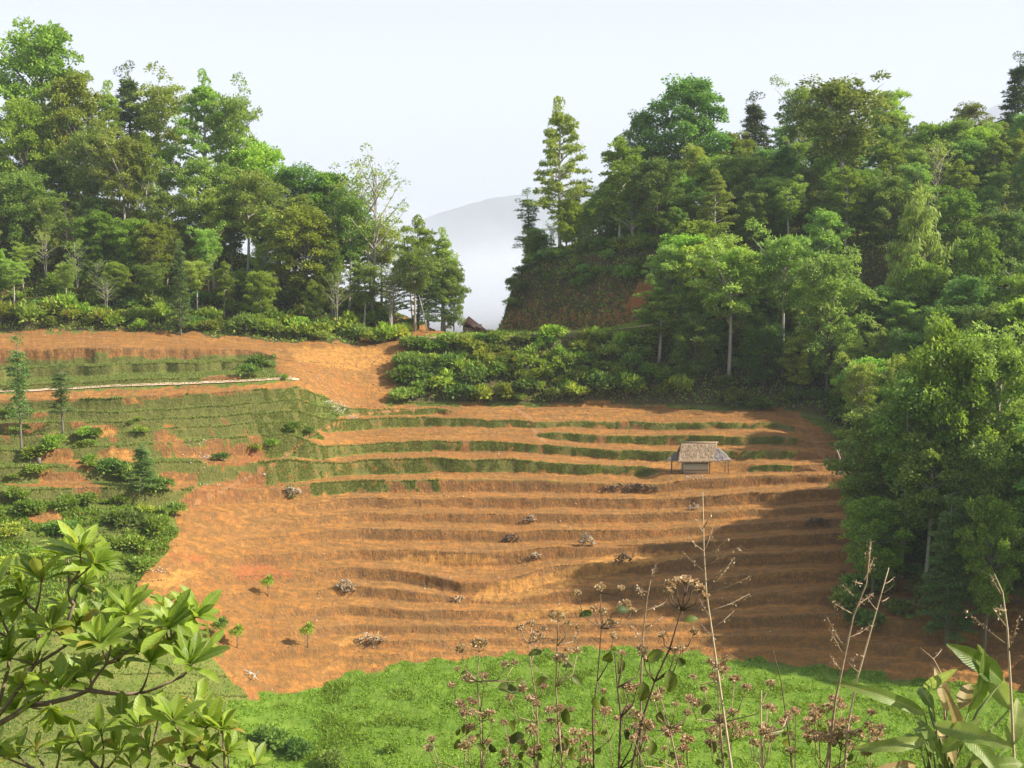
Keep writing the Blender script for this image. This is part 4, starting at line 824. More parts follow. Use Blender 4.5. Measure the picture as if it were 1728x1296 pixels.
# ------------------------------------------------------------------ house beyond the pass
def house():
    M_roof = simple('rusty_roof', (.26, .10, .07), (.45, .22, .15), 3, stretch=(1, 6, 1), bump=.4); M_wall = simple('plank_wall', (.40, .25, .17), (.55, .40, .30), 3, stretch=(1, 1, 5))
    Y = 214; c = P(795, 575, Y); o = empty('far_house', c, math.radians(0)); tag(o, 'reddish house with a rusty sloping roof showing behind the pass', 'house')
    E = lambda px, py, dy=0: np.array(P(px, py, Y+dy)-c)
    w = MB(); a, b = E(781, 556), E(812, 556); w.box(((a[0]+b[0])/2, 2, a[2]-.6), (b[0]-a[0], 4, 3.0)); link('wall', w.mesh('wall', M_wall), o)
    g = MB(); v = [E(779, 549, 0), E(784, 542, 0), E(804, 557, 0)]; g.add([v[0], v[1], v[2], v[0]+[0, .12, 0], v[1]+[0, .12, 0], v[2]+[0, .12, 0]], [(0, 3, 4, 1), (1, 4, 5, 2), (2, 5, 3, 0)], [(0, 1, 2), (5, 4, 3)]); link('gable', g.mesh('gable', M_wall), o)
    r = MB(); t = np.array([0, 0, .15])
    for p0, p1, q0, q1 in ((E(784, 541, -.8), E(813, 563, -.8), E(791, 533.5, 3.5), E(820, 556, 3.5)), (E(784, 541, -.8), E(775, 552, -.8), E(791, 533.5, 3.5), E(779, 546, 3.5))):
        r.add([p0, p1, q1, q0, p0-t, p1-t, q1-t, q0-t], [(0, 1, 2, 3), (7, 6, 5, 4), (0, 4, 5, 1), (1, 5, 6, 2), (2, 6, 7, 3), (3, 7, 4, 0)])
    link('roof', r.mesh('roof', M_roof), o)
    r2 = MB(); p0, p1 = E(803, 551, -1.2), E(820, 557, -1.2); r2.add([p0, p1, p1+[0, 2, -.3], p0+[0, 2, .2], p0-t, p1-t, p1+[0, 2, -.45], p0+[0, 2, .05]], [(0, 1, 2, 3), (7, 6, 5, 4), (0, 4, 5, 1), (1, 5, 6, 2), (2, 6, 7, 3), (3, 7, 4, 0)])
    link('awning', r2.mesh('awning', M_roof), o)
house()
# ------------------------------------------------------------------ far mountains
def mountains():
    xs = np.linspace(-5600, 5600, 260); ys = np.linspace(7000, 9400, 50); X, Yg = np.meshgrid(xs, ys, indexing='ij')
    u = X/8200; pxm = 864+u*FPX; top = np.interp(pxm, [-600, 300, 600, 690, 740, 800, 850, 900, 1000, 1200, 1500, 1640, 1680, 1760, 2200], [430, 420, 415, 378, 358, 340, 332, 326, 310, 330, 260, 190, 165, 150, 140])
    _, t = ut(864, top); zt = -t*8200; prof = np.clip(1-np.abs(Yg-8200)/(1200+200*fbm(X*.001, Yg*.001)), 0, 1); zg = -170+(zt+170)*prof**.8+fbm(X*.002, Yg*.002, 5)*160*np.clip(prof*1.2, 0, 1)*(prof < .97)
    V = np.stack([X, Yg, zg], 2).reshape(-1, 3); n = 50; i0 = (np.arange(259)[:, None]*n+np.arange(n-1)[None]).ravel(); Q = np.stack([i0, i0+n, i0+n+1, i0+1], 1)
    tag(link('mountains', mesh_np('mountains', V, Q, mats=[simple('far_forest', (.04, .07, .03), (.08, .11, .05), .01)], smooth=True)), 'pale blue forested mountain fading into mist beyond the gap', 'mountain', kind='structure')
mountains()
# ------------------------------------------------------------------ foreground plants (4 to 8 m away, rooted on the near slope)
def leafmesh(mb, base, d, up, L, Wd, curl=.25, fold=.25, n=7, shape='obov', rip=0, nr=2):
    """one blade: base, direction, face normal; curls down, folded along the midrib"""
    d = Vector(d).normalized(); up = Vector(up); s = d.cross(up).normalized(); up = s.cross(d).normalized()
    V = []; AT = []; p = Vector(base); stp = L/n; dd = d.copy(); uu = up.copy()
    for i in range(n+1):
        f = i/n
        if shape == 'obov': w = Wd*.5*(math.sin(math.pi*min(1, f**1.35*.97+.015))**.8)
        elif shape == 'lance': w = Wd*.5*(math.sin(math.pi*(f**.8*.97+.02))**.75)
        else: w = Wd*.5*math.sin(math.pi*(f*.96+.02))**.9
        w = max(w, Wd*.02)
        for k in range(-nr, nr+1):
            a = k/nr; rr = math.sin(f*rip*6.28+abs(a)*1.5)*.03*Wd*abs(a) if rip else 0
            V.append(tuple(p+s*(w*(1+.08*math.sin(f*17+L*90))*a*math.cos(fold*abs(a)))+uu*(w*abs(a)*math.sin(fold)+rr))); AT.append((abs(a), f))
        ang = -curl*2/n; rot = Matrix.Rotation(ang, 3, s); dd = rot@dd; uu = rot@uu; p = p+dd*stp
    W_ = 2*nr+1
    mb.add(V, [(i*W_+k, i*W_+k+1, (i+1)*W_+k+1, (i+1)*W_+k) for i in range(n) for k in range(W_-1)], A=AT)
def fgleaf(name, dark, mid, lite, old, trans=.35, rough=.42, veins=9, vs=.07):
    m = foliage(name, dark, mid, lite, trans, objvar=.03, rough=rough, old=old); n = m.node_tree; N = n.nodes.new; L = n.links.new
    hs = [x for x in n.nodes if x.bl_idname == 'ShaderNodeHueSaturation']; h0 = [x for x in hs if x.inputs['Color'].links and x.inputs['Color'].links[0].from_node.bl_idname == 'ShaderNodeValToRGB'][0]
    src = h0.inputs['Color'].links[0].from_socket
    def at(k): a = N('ShaderNodeAttribute'); a.attribute_name = k; return a.outputs['Fac']
    def mth(op, a, b, c=None):
        x = N('ShaderNodeMath'); x.operation = op
        for i, v in enumerate((a, b, c)):
            if v is None: continue
            if isinstance(v, (int, float)): x.inputs[i].default_value = v
            else: L(v, x.inputs[i])
        return x.outputs[0]
    rib = at('rib'); al = at('along'); st = mth('SINE', mth('MULTIPLY', mth('SUBTRACT', al, mth('MULTIPLY', rib, .13)), veins*6.283), 0); st = mth('MULTIPLY_ADD', st, vs, .0)
    mid_ = N('ShaderNodeMapRange'); L(rib, mid_.inputs[0]); mid_.inputs[1].default_value = .22; mid_.inputs[2].default_value = 0; mid_.inputs[4].default_value = .65
    tip = N('ShaderNodeMapRange'); L(al, tip.inputs[0]); tip.inputs[1].default_value = .55; tip.inputs[2].default_value = 1; tip.inputs[4].default_value = .22
    mx = N('ShaderNodeMix'); mx.data_type = 'RGBA'; L(mid_.outputs[0], mx.inputs[0]); L(src, mx.inputs[6]); mx.inputs[7].default_value = (.30, .34, .13, 1)
    m2 = N('ShaderNodeMix'); m2.data_type = 'RGBA'; L(tip.outputs[0], m2.inputs[0]); L(mx.outputs[2], m2.inputs[6]); m2.inputs[7].default_value = (.22, .20, .05, 1)
    tx = N('ShaderNodeTexNoise'); tx.inputs['Scale'].default_value = 22; tc = N('ShaderNodeTexCoord'); L(tc.outputs['Object'], tx.inputs[0])
    h2 = N('ShaderNodeHueSaturation'); L(m2.outputs[2], h2.inputs['Color']); L(mth('ADD', mth('MULTIPLY_ADD', tx.outputs[0], .7, .65), st), h2.inputs['Value']); L(h2.outputs[0], h0.inputs['Color'])
    bp = N('ShaderNodeBump'); bp.inputs['Strength'].default_value = .5; bp.inputs['Distance'].default_value = .004; L(st, bp.inputs['Height'])
    for x in n.nodes:
        if x.bl_idname == 'ShaderNodeBsdfPrincipled': L(bp.outputs[0], x.inputs['Normal'])
    return m
M_shrub = fgleaf('shrub_leaf', (.110, .180, .018), (.190, .290, .028), (.290, .400, .055), (.36, .24, .04), trans=.45)
M_twig = simple('twig', (.12, .085, .06), (.24, .17, .12), 30, stretch=(1, 1, .3))
M_dry = simple('dry_stem', (.20, .13, .08), (.40, .29, .19), 40)
M_dstem = simple('dark_stem', (.07, .045, .03), (.17, .11, .07), 40)
M_pstem = simple('pale_stem', (.38, .29, .18), (.55, .44, .30), 30)
def whorl(mb, bud, c, ax, L, n, Wr=.36, seed=0, spread=.9):
    r = random.Random(seed); ax = Vector(ax).normalized(); t1 = ax.orthogonal().normalized(); t2 = ax.cross(t1)
    for i in range(n):
        a = i*2.4+r.uniform(-.3, .3); tilt = spread*(.30+1.05*(i/n))+r.uniform(-.2, .25)
        rad = t1*math.cos(a)+t2*math.sin(a); d = ax*math.cos(tilt)+rad*math.sin(tilt); nrm = ax*math.sin(tilt)-rad*math.cos(tilt)
        l = L*r.uniform(.7, 1.1)*(1 if i/n > .25 else .7)
        leafmesh(mb, c-ax*L*.12*(i/n), d, nrm+Vector((r.uniform(-.3, .3), r.uniform(-.3, .3), .2)), l, l*Wr*r.uniform(.85, 1.15), curl=r.uniform(.05, .4), fold=r.uniform(.15, .45))
    if bud is not None: bud.tube([c-ax*.02, c+ax*L*.12], [.004, .0015], 5)
def shrub(name, label, root, nodes, edges, whorls, L, Y0, matl=M_shrub, thick=.010):
    """nodes: id -> (px,py,Y); edges: (a,b,r0,r1); whorls: (node, axis, size, n)"""
    base = P(*root); gz = ground(base.x, base.y); base = Vector((base.x, base.y, gz)); o = empty(name, base); tag(o, label, 'shrub')
    pos = {k: P(v[0], v[1], v[2])-base for k, v in nodes.items()}; pos['root'] = Vector((0, 0, -.1))
    mb = MB(); lf = MB(); bd = MB()
    for a, b, r0, r1 in edges:
        A1, B1 = pos[a], pos[b]; mid = (A1+B1)/2+Vector((random.uniform(-.02, .02), random.uniform(-.02, .02), -.05*(B1-A1).length)); mb.tube([A1, A1*.7+B1*.3+(mid-(A1+B1)/2)*.8, A1*.3+B1*.7+(mid-(A1+B1)/2)*.8, B1], [r0, r0*.7+r1*.3, r0*.3+r1*.7, r1], 6)
    for i, (nd, ax, s, n) in enumerate(whorls): whorl(lf, bd, pos[nd], ax, L*s, n, seed=i*7+len(name), Wr=.37)
    for v, q_, t_ in zip(bd.V, bd.Q, bd.T): mb.add(v, q_-q_.min(), t_-q_.min())
    link('stems', mb.mesh('stems', M_twig, True), o); link('leaves', lf.mesh('leaves', matl, True), o); return o
def auto_shrub(name, label, rootpx, Yr, tips, trunkpts, L, seed=3, n=(10, 15), matl=M_shrub):
    """tips: (px,py,Y,size,axis-x,axis-z). Each tip hangs on the nearest trunk point by a curved twig"""
    r = random.Random(seed); nodes = {}; edges = []; wh = []
    prev = 'root'
    for i, t in enumerate(trunkpts): nodes['t%d' % i] = t[:3]; edges.append(('root' if t[3] < 0 else 't%d' % t[3], 't%d' % i, t[4], t[4]*.72))
    for i, (px, py, Y, s, axx, axz) in enumerate(tips):
        k = min(range(len(trunkpts)), key=lambda j: (trunkpts[j][0]-px)**2+(trunkpts[j][1]-py-25)**2+((trunkpts[j][2]-Y)*80)**2)
        nodes['w%d' % i] = (px, py, Y); edges.append(('t%d' % k, 'w%d' % i, .0065, .0035)); wh.append(('w%d' % i, (axx, r.uniform(-.5, .1), axz), s, r.randint(*n)))
    return shrub(name, label, (rootpx, 1290, Yr), nodes, edges, wh, L, Yr, matl)
L5 = 66/FPX*5
auto_shrub('big_leaved_shrub', 'big-leaved glossy green shrub filling the lower left corner', 60, 5.0,
  tips=[(135, 930, 4.9, 1.0, .1, 1), (160, 950, 5.0, .95, .7, .7), (115, 940, 5.1, .9, -.5, .9), (70, 975, 4.9, .95, -.2, 1), (45, 1005, 5.1, .9, -.6, .7), (30, 975, 5.2, .8, -.6, .8), (140, 985, 5.1, .75, .6, .5),
        (85, 1060, 5.0, .95, .0, 1), (60, 1075, 5.2, .8, -.7, .6), (130, 1055, 5.1, .8, .4, .8), (168, 1085, 4.8, 1.05, -.1, 1), (190, 1060, 5.1, .9, .3, 1), (216, 1035, 5.0, 1.05, .1, 1), (240, 1060, 5.1, .8, .6, .7),
        (285, 1055, 4.9, 1.0, -.1, 1), (300, 1060, 5.1, 1.0, .4, .9), (330, 1040, 5.0, .95, .8, .8), (322, 1120, 4.8, 1.1, .3, 1), (300, 1085, 5.2, .85, .8, .5), (345, 1090, 5.1, .7, .8, .3), (255, 1115, 4.9, .95, .1, 1), (230, 1100, 5.2, .8, -.5, .8),
        (102, 1160, 4.8, 1.0, -.1, 1), (75, 1165, 5.0, .9, -.8, .5), (125, 1145, 5.2, .8, .5, .9), (150, 1130, 5.1, .7, .2, .9), (200, 1115, 5.2, .7, -.1, 1), (85, 1195, 4.8, .9, .1, -.6), (60, 1120, 5.1, .7, -.5, .6), (40, 1160, 5.2, .9, -.7, .7),
        (275, 1020, 5.3, .6, .2, 1), (190, 1030, 5.3, .6, -.2, 1), (110, 1020, 5.3, .7, .0, .9), (20, 1040, 5.2, .9, -.3, 1), (15, 1110, 5.0, .9, -.3, 1), (-10, 990, 5.1, 1, -.3, 1), (-15, 1060, 5.0, 1, -.3, 1), (-20, 1140, 5.0, 1, -.3, 1), (25, 1200, 5.1, .9, -.1, 1)],
  trunkpts=[(-60, 1330, 5.0, -1, .024), (-20, 1230, 5.0, 0, .020), (50, 1190, 5.0, 1, .016), (150, 1165, 5.0, 2, .014), (235, 1170, 5.0, 3, .011), (300, 1145, 4.95, 4, .008), (60, 1120, 5.05, 1, .012), (110, 1090, 5.05, 6, .010), (180, 1120, 5.0, 3, .009),
             (125, 1020, 5.0, 7, .010), (118, 985, 5.0, 9, .009), (60, 1030, 5.05, 6, .009), (20, 1080, 5.1, 1, .010), (240, 1085, 5.05, 8, .007), (290, 1080, 5.05, 13, .006)], L=L5, seed=5)
auto_shrub('low_shrub', 'low leafy shrub along the bottom edge left of the field', 230, 4.6,
  tips=[(170, 1235, 4.6, .9, -.3, 1), (130, 1250, 4.7, .9, -.7, .8), (205, 1215, 4.8, 1.0, .1, 1), (235, 1225, 4.6, 1.0, .1, 1), (268, 1205, 4.8, .9, .2, 1), (292, 1215, 4.5, 1.1, .3, 1), (330, 1195, 4.7, .95, .2, 1), (350, 1225, 4.6, 1.0, .6, .8), (375, 1230, 4.6, .95, .3, 1), (310, 1255, 4.5, .9, .4, .8),
        (250, 1262, 4.5, .9, -.2, 1), (200, 1265, 4.6, .9, -.4, 1), (150, 1280, 4.6, .8, -.4, 1), (100, 1270, 4.8, .8, -.2, 1), (60, 1265, 4.8, .8, -.2, 1), (385, 1270, 4.6, .9, .5, .8), (430, 1290, 4.5, .8, .6, .8), (350, 1280, 4.6, .9, .2, 1), (290, 1285, 4.5, .8, 0, 1), (30, 1275, 4.8, .9, -.2, 1), (220, 1290, 4.5, .8, 0, 1), (-10, 1270, 4.8, .9, -.2, 1)],
  trunkpts=[(230, 1340, 4.7, -1, .014), (170, 1300, 4.7, 0, .010), (250, 1290, 4.65, 0, .010), (320, 1290, 4.6, 0, .010), (90, 1310, 4.8, 1, .009), (380, 1310, 4.6, 3, .008)], L=L5*.85, seed=9, n=(7, 11))
# broad-leaved ginger plant, lower right
def ginger():
    Y = 5.0; b = P(1590, 1330, Y); base = Vector((b.x, b.y, ground(b.x, b.y))); o = empty('ginger_plant', base); tag(o, 'broad ribbed-leaf ginger plant with browning blades in the lower right corner', 'plant')
    mg = fgleaf('ginger_leaf', (.085, .150, .025), (.140, .225, .040), (.230, .300, .080), (.40, .28, .10), trans=.4, veins=24, vs=.15)
    mo = fgleaf('ginger_old', (.24, .17, .06), (.38, .28, .12), (.50, .40, .20), None, trans=.35, veins=24, vs=.15)
    st = MB(); lf = MB(); old = MB(); q = Y/FPX
    def blade(mb, p0, p1, w, curl=.45, fold=.3, nz=(-.3, -.8, .5)):
        p1 = tuple(a_+(b_-a_)*(.86 if i_ < 2 else 1) for i_, (a_, b_) in enumerate(zip(p0, p1))); curl = random.uniform(.15, .9); nz = (random.uniform(-.6, .3), -.8, random.uniform(.2, .7))
        a, c = P(*p0)-base, P(*p1)-base; leafmesh(mb, a, c-a, Vector(nz), (c-a).length*1.02, w*q*.72, curl=curl, fold=fold, n=22, shape='lance', rip=9, nr=4)
    G = [((1560, 1205, 5), (1448, 1140, 4.8), 34, lf), ((1690, 1150, 5), (1640, 1092, 4.8), 55, lf), ((1705, 1195, 5.1), (1645, 1095, 5.0), 50, lf), ((1635, 1200, 5), (1700, 1120, 4.8), 40, lf), ((1598, 1200, 5), (1590, 1118, 5), 32, old),
         ((1620, 1195, 5), (1645, 1140, 5.1), 38, old), ((1575, 1195, 5), (1530, 1125, 5.1), 30, lf), ((1560, 1160, 5.1), (1600, 1140, 4.8), 26, lf), ((1580, 1225, 4.9), (1700, 1245, 4.6), 46, lf), ((1600, 1215, 4.9), (1715, 1290, 4.6), 50, lf),
         ((1560, 1250, 4.9), (1470, 1265, 4.7), 34, lf), ((1555, 1270, 4.9), (1510, 1205, 5), 30, lf), ((1575, 1270, 4.9), (1530, 1180, 5), 32, lf), ((1590, 1290, 4.9), (1560, 1190, 4.9), 30, lf), ((1610, 1290, 4.9), (1600, 1190, 4.9), 28, old), ((1590, 1270, 4.9), (1670, 1200, 4.9), 34, lf),
         ((1640, 1290, 4.9), (1690, 1240, 4.8), 34, lf), ((1545, 1290, 4.9), (1470, 1300, 4.7), 30, old), ((1650, 1300, 4.9), (1740, 1270, 4.8), 40, lf), ((1700, 1260, 5), (1740, 1170, 5), 44, lf), ((1620, 1250, 4.9), (1625, 1180, 4.7), 26, old)]
    for a, c, w, mb in G:
        blade(mb, a, c, w); st.tube([P(1590+random.uniform(-30, 30), 1340, 5)-base, P(a[0]*.6+1590*.4, a[1]+50, 5)-base, P(*a)-base], [.009, .007, .003], 6)
    st.tube([Vector((0, 0, -.1)), P(1590, 1345, 5)-base], [.03, .02], 8)
    link('stems', st.mesh('stems', simple('green_stem', (.10, .14, .04), (.20, .22, .08), 10), True), o); link('leaves', lf.mesh('leaves', mg, True), o); link('dry_leaves', old.mesh('dry_leaves', mo, True), o)
ginger()
# dried weeds with brown seed heads
M_seed = foliage('seed_head', (.20, .125, .055), (.42, .30, .15), (.76, .64, .44), trans=.25, objvar=.15)
M_wleaf = foliage('weed_leaf', (.035, .060, .015), (.075, .110, .022), (.13, .17, .035), trans=.35, objvar=.2, old=(.10, .05, .03))
def seedhead(mb, st, c, s, r):
    for i in range(int(26+12*r.random())):
        v = Vector((r.gauss(0, 1), r.gauss(0, 1), abs(r.gauss(0, .8))+.2)).normalized(); e = c+v*s*r.uniform(.5, 1.0)*Vector((1, 1, .7)).length/1.6
        if i % 3 == 0: st.tube([c-Vector((0, 0, s*.5)), e], [.0012, .0008], 3, cap=False)
        k = 5; D = np.array([tuple((v+Vector((r.gauss(0, .5), r.gauss(0, .5), r.gauss(0, .5)))).normalized()) for _ in range(k)]); N_ = rng.normal(size=(k, 3))
        mb.leaves(np.repeat(np.array([tuple(e)]), k, 0), D, N_, s*.60, s*.30)
def weed(pts, Y, heads, lvs, label, r0=.007, m=M_dry, seed=0, hs=13):
    """pts: stem px polyline top to bottom. heads: (px,py,size). lvs: (px,py,len px,dirx,dirz)"""
    r = random.Random(seed); base = P(pts[-1][0], pts[-1][1], Y); gz = ground(base.x, base.y); base = Vector((base.x, base.y, gz)); o = empty('dry_weed', base); tag(o, label, 'weed')
    st = MB(); hd = MB(); lf = MB(); q = Y/FPX; W_ = [P(x, y, Y)-base for x, y in pts]; W_ = W_+[Vector((W_[-1].x*.5, 0, W_[-1].z*.5)), Vector((0, 0, -.08))]
    n = len(W_); st.tube(W_, [r0*(.35+.65*i/(n-1)) for i in range(n)], 6)
    for hx, hy, s in heads:
        c = P(hx, hy, Y+r.uniform(-.15, .15))-base
        k = min(range(len(pts)), key=lambda j: (abs(pts[j][0]-hx)+abs(pts[j][1]-hy-28))+ (200 if pts[j][1] < hy+2 else 0)); a = W_[k]
        mid = a*.5+c*.5+Vector((( c.x-a.x)*.25, 0, -abs(c.x-a.x)*.22)); st.tube([a, mid, c], [r0*.5, r0*.38, r0*.25], 5)
        seedhead(hd, st, c, s*q*hs/13*r.uniform(.65, .95), r)
    for lx, ly, ln, dx, dz in lvs:
        c = P(lx, ly, Y+r.uniform(-.1, .1))-base; k = min(range(len(pts)), key=lambda j: abs(pts[j][1]-ly)+abs(pts[j][0]-lx)*.3); st.tube([W_[k], c], [.0022, .0012], 4)
        leafmesh(lf, c, (dx, r.uniform(-.5, .2), dz), (r.uniform(-.5, .5), -.7, .7), ln*q, ln*q*.55, curl=.5, fold=.35, n=6, shape='lance')
    link('stem', st.mesh('stem', m, True), o); link('seed_heads', hd.mesh('seed_heads', M_seed), o)['kind'] = 'stuff'
    if lvs: link('leaves', lf.mesh('leaves', M_wleaf, True), o)
    return o
weed([(808, 1100), (805, 1150), (810, 1200), (812, 1300)], 5.5, [(808, 1090, 13), (778, 1098, 10), (818, 1088, 9), (762, 1158, 11), (790, 1148, 10), (816, 1145, 11), (775, 1190, 9), (850, 1180, 0.5), (772, 1130, 6), (852, 1125, 10), (868, 1120, 8), (822, 1255, 10)], [(840, 1160, 40, 1, .1), (870, 1150, 22, 1, .3), (795, 1136, 20, -1, .3), (828, 1255, 25, .3, -1)], 'dry brown weed furthest left of the seed-headed weeds', seed=1)
weed([(893, 1085), (895, 1120), (905, 1180), (907, 1220), (908, 1300)], 5.4, [(905, 1078, 13), (880, 1062, 8), (918, 1062, 9), (897, 1055, 8), (896, 1180, 12), (918, 1160, 9), (882, 1165, 10), (860, 1180, 9), (900, 1270, 12), (930, 1200, 9), (850, 1222, 9), (905, 1190, 9)], [(915, 1100, 26, -1, .2), (925, 1145, 30, -.8, -.2), (870, 1215, 26, -.6, -1), (885, 1240, 34, -1, -.2)], 'dry weed with a flat pink-brown top second from the left', seed=2, m=M_dry)
weed([(942, 1050), (940, 1090), (938, 1160), (942, 1220), (950, 1300)], 5.2, [(942, 1045, 14), (958, 1055, 10), (930, 1040, 8), (975, 1100, 9), (945, 1115, 12), (960, 1100, 9), (948, 1270, 12), (935, 1255, 10), (975, 1060, 8), (925, 1200, 8), (945, 1225, 8)], [(955, 1195, 34, -.1, -1), (950, 1125, 26, .8, .3), (965, 1140, 26, .9, -.5), (960, 1260, 30, -1, .1)], 'dry weed with a tall straight stem and drooping dark leaf', seed=3)
weed([(1013, 1000), (1015, 1060), (1008, 1150), (1000, 1200), (1002, 1300)], 5.3, [(1013, 993, 12), (975, 1002, 8), (1048, 995, 8), (1018, 1035, 12), (1030, 1055, 12), (1002, 1030, 9), (1055, 1025, 12), (1066, 1032, 10), (1035, 1075, 8), (1018, 1168, 9), (990, 1258, 10), (985, 1265, 8)], [(1000, 1035, 26, -1, .2), (1005, 1175, 30, -.1, -1), (1018, 1175, 26, .1, -1), (1040, 1030, 26, .9, .2)], 'tallest dark-stemmed seed-headed weed in the middle of the row', seed=4, m=M_dstem)
weed([(1037, 1100), (1042, 1160), (1048, 1210), (1044, 1300)], 5.0, [(1060, 1165, 13), (1075, 1160, 10), (1050, 1105, 8), (1063, 1200, 13), (1075, 1210, 10), (1092, 1225, 12), (1085, 1105, 10)], [(1030, 1100, 36, -.3, -1), (1045, 1110, 34, .3, -1), (1085, 1150, 42, .1, -1), (1055, 1230, 22, .4, -1)], 'dark thick-stemmed weed right of the tallest seed-headed weed', r0=.009, m=M_dstem, seed=5)
weed([(1165, 970), (1150, 1030), (1130, 1095), (1105, 1150), (1085, 1210), (1065, 1300)], 4.9, [(1130, 990, 11), (1142, 984, 11), (1156, 982, 12), (1170, 986, 12), (1182, 996, 12), (1190, 1008, 10), (1128, 1000, 9), (1172, 1068, 10), (1120, 1075, 9), (1085, 1100, 12), (1095, 1115, 10), (1150, 1098, 9), (1140, 1100, 8)], [(1155, 1048, 26, .4, .2), (1120, 1100, 40, -.8, -.3), (1128, 1130, 46, .2, -1), (1145, 1110, 26, .6, -.8)], 'weed leaning right with an arch of pale seed heads', m=M_dstem, seed=6, r0=.008)
weed([(1110, 1160), (1130, 1230), (1145, 1300)], 5.0, [(1105, 1180, 14), (1115, 1170, 12), (1140, 1190, 9), (1088, 1235, 12), (1098, 1226, 10), (1070, 1250, 10), (1165, 1180, 9), (1160, 1205, 9)], [(1115, 1200, 34, -.1, -1), (1100, 1250, 30, .2, -1)], 'short leaning weed under the arching one', m=M_dry, seed=7)
weed([(1210, 1150), (1215, 1220), (1222, 1300)], 5.1, [(1212, 1125, 12), (1222, 1135, 12), (1205, 1145, 12), (1225, 1115, 9), (1200, 1118, 8), (1240, 1150, 11), (1260, 1162, 10), (1300, 1155, 9), (1175, 1190, 12), (1165, 1183, 10), (1188, 1165, 9), (1205, 1230, 9), (1170, 1145, 9)], [(1200, 1190, 26, -.6, -.3), (1225, 1230, 28, .4, -.8)], 'bushy weed of seed heads at the foot of the tall bare stalk', seed=8)
weed([(1285, 1165), (1284, 1240), (1286, 1300)], 5.2, [(1290, 1240, 14), (1300, 1250, 12), (1278, 1258, 12), (1265, 1240, 9), (1310, 1215, 0.5), (1272, 1255, 9), (1330, 1205, 8), (1340, 1200, 8)], [(1300, 1240, 24, .8, .3)], 'pale forked weed right of the tall bare stalk', m=M_pstem, seed=9)
weed([(1303, 1090), (1318, 1150), (1328, 1220), (1338, 1300)], 5.3, [(1328, 1210, 7), (1335, 1270, 11)], [], 'thin dark bent stem with few seed heads', m=M_dstem, seed=10, r0=.006)
weed([(1410, 1190), (1402, 1240), (1400, 1300)], 5.1, [(1410, 1185, 13), (1395, 1200, 13), (1420, 1195, 11), (1375, 1210, 12), (1365, 1220, 11), (1405, 1225, 14), (1440, 1215, 12), (1375, 1245, 13), (1400, 1252, 13), (1432, 1262, 12), (1470, 1205, 11), (1485, 1230, 10), (1450, 1240, 9), (1455, 1245, 9)], [(1370, 1240, 22, -.5, -.6)], 'bushy patch of seed heads left of the ginger plant', seed=11)
weed([(785, 1255), (783, 1300)], 5.2, [(784, 1262, 12), (722, 1265, 9), (728, 1250, 8)], [], 'stub of a dry weed at the bottom edge of the field', seed=12)
for i in range(17):      # small weeds filling in between the tall ones
    x = 775+i*43+random.uniform(-12, 12); y = random.uniform(1195, 1262); w = random.uniform(-14, 14); hd_ = [(x+random.uniform(-22, 22), y+random.uniform(-16, 40), random.uniform(7, 12)) for _ in range(random.randint(3, 7))]
    weed([(x, y), (x+w*.5, y+40), (x+w, 1300)], random.uniform(5.0, 5.8), [(x, y-6, 11)]+hd_, [(x+random.uniform(-16, 16), y+random.uniform(10, 60), random.uniform(14, 26), random.uniform(-1, 1), -.7) for _ in range(3)],
         'short dry weed under the tall ones, %s' % ('with a dark stem' if i % 2 else 'pale brown')+(' near the left end' if i < 5 else ' in the middle' if i < 11 else ' near the ginger plant'), r0=.0045, m=M_dstem if i % 2 else M_dry, seed=50+i)
# tall bare stalks with fine side twigs
def stalk(pts, Y, br, label, r0=.008, seed=0, m=M_pstem, fuzz=1.0):
    r = random.Random(seed); base = P(pts[-1][0], pts[-1][1], Y); gz = ground(base.x, base.y); base = Vector((base.x, base.y, gz)); o = empty('bare_stalk', base); tag(o, label, 'weed')
    st = MB(); tw = MB(); hd = MB(); q = Y/FPX; W_ = [P(x, y, Y)-base for x, y in pts]+[Vector((0, 0, -.08))]; n = len(W_); st.tube(W_, [r0*(.22+.78*i/(n-1)) for i in range(n)], 6)
    for x0, y0, x1, y1 in br:
        dy = r.uniform(-.12, .12); a, c = P(x0, y0, Y)-base, P(x1, y1, Y+dy)-base; mid = (a+c)/2+Vector((0, 0, -.04*(c-a).length)); tw.tube([a, mid, c], [r0*.35, r0*.25, r0*.1], 5)
        for k in range(int((c-a).length*70*fuzz)):
            f = r.uniform(.3, 1); e = a.lerp(c, f); s = Vector((r.gauss(0, 1), r.gauss(0, 1), r.gauss(-.2, 1))).normalized()*r.uniform(.008, .022)
            tw.tube([e, e+s], [.0008, .0005], 3, cap=False)
            if r.random() < .6: hd.leaves(np.array([tuple(e+s)]), np.array([[r.gauss(0, 1), r.gauss(0, 1), -.8]]), rng.normal(size=(1, 3)), .013, .006)
    link('stem', st.mesh('stem', m, True), o); link('twigs', tw.mesh('twigs', M_dry, True), o)
    if hd.V: link('seed_fluff', hd.mesh('seed_fluff', M_seed), o)['kind'] = 'stuff'
stalk([(1186, 830), (1188, 930), (1192, 1000), (1205, 1090), (1215, 1160), (1235, 1300)], 5.0,
      [(1188, 930, 1160, 905), (1190, 965, 1150, 930), (1190, 955, 1252, 920), (1193, 980, 1235, 950), (1196, 1000, 1268, 972), (1200, 1030, 1265, 1002), (1189, 930, 1205, 885), (1190, 940, 1228, 908), (1200, 1045, 1180, 1010), (1187, 900, 1170, 870), (1188, 890, 1202, 860), (1208, 1080, 1180, 1050), (1192, 1000, 1240, 940), (1203, 1060, 1240, 1030)],
      'tall pale bare stalk with fine side twigs rising over the big shadow', seed=1)
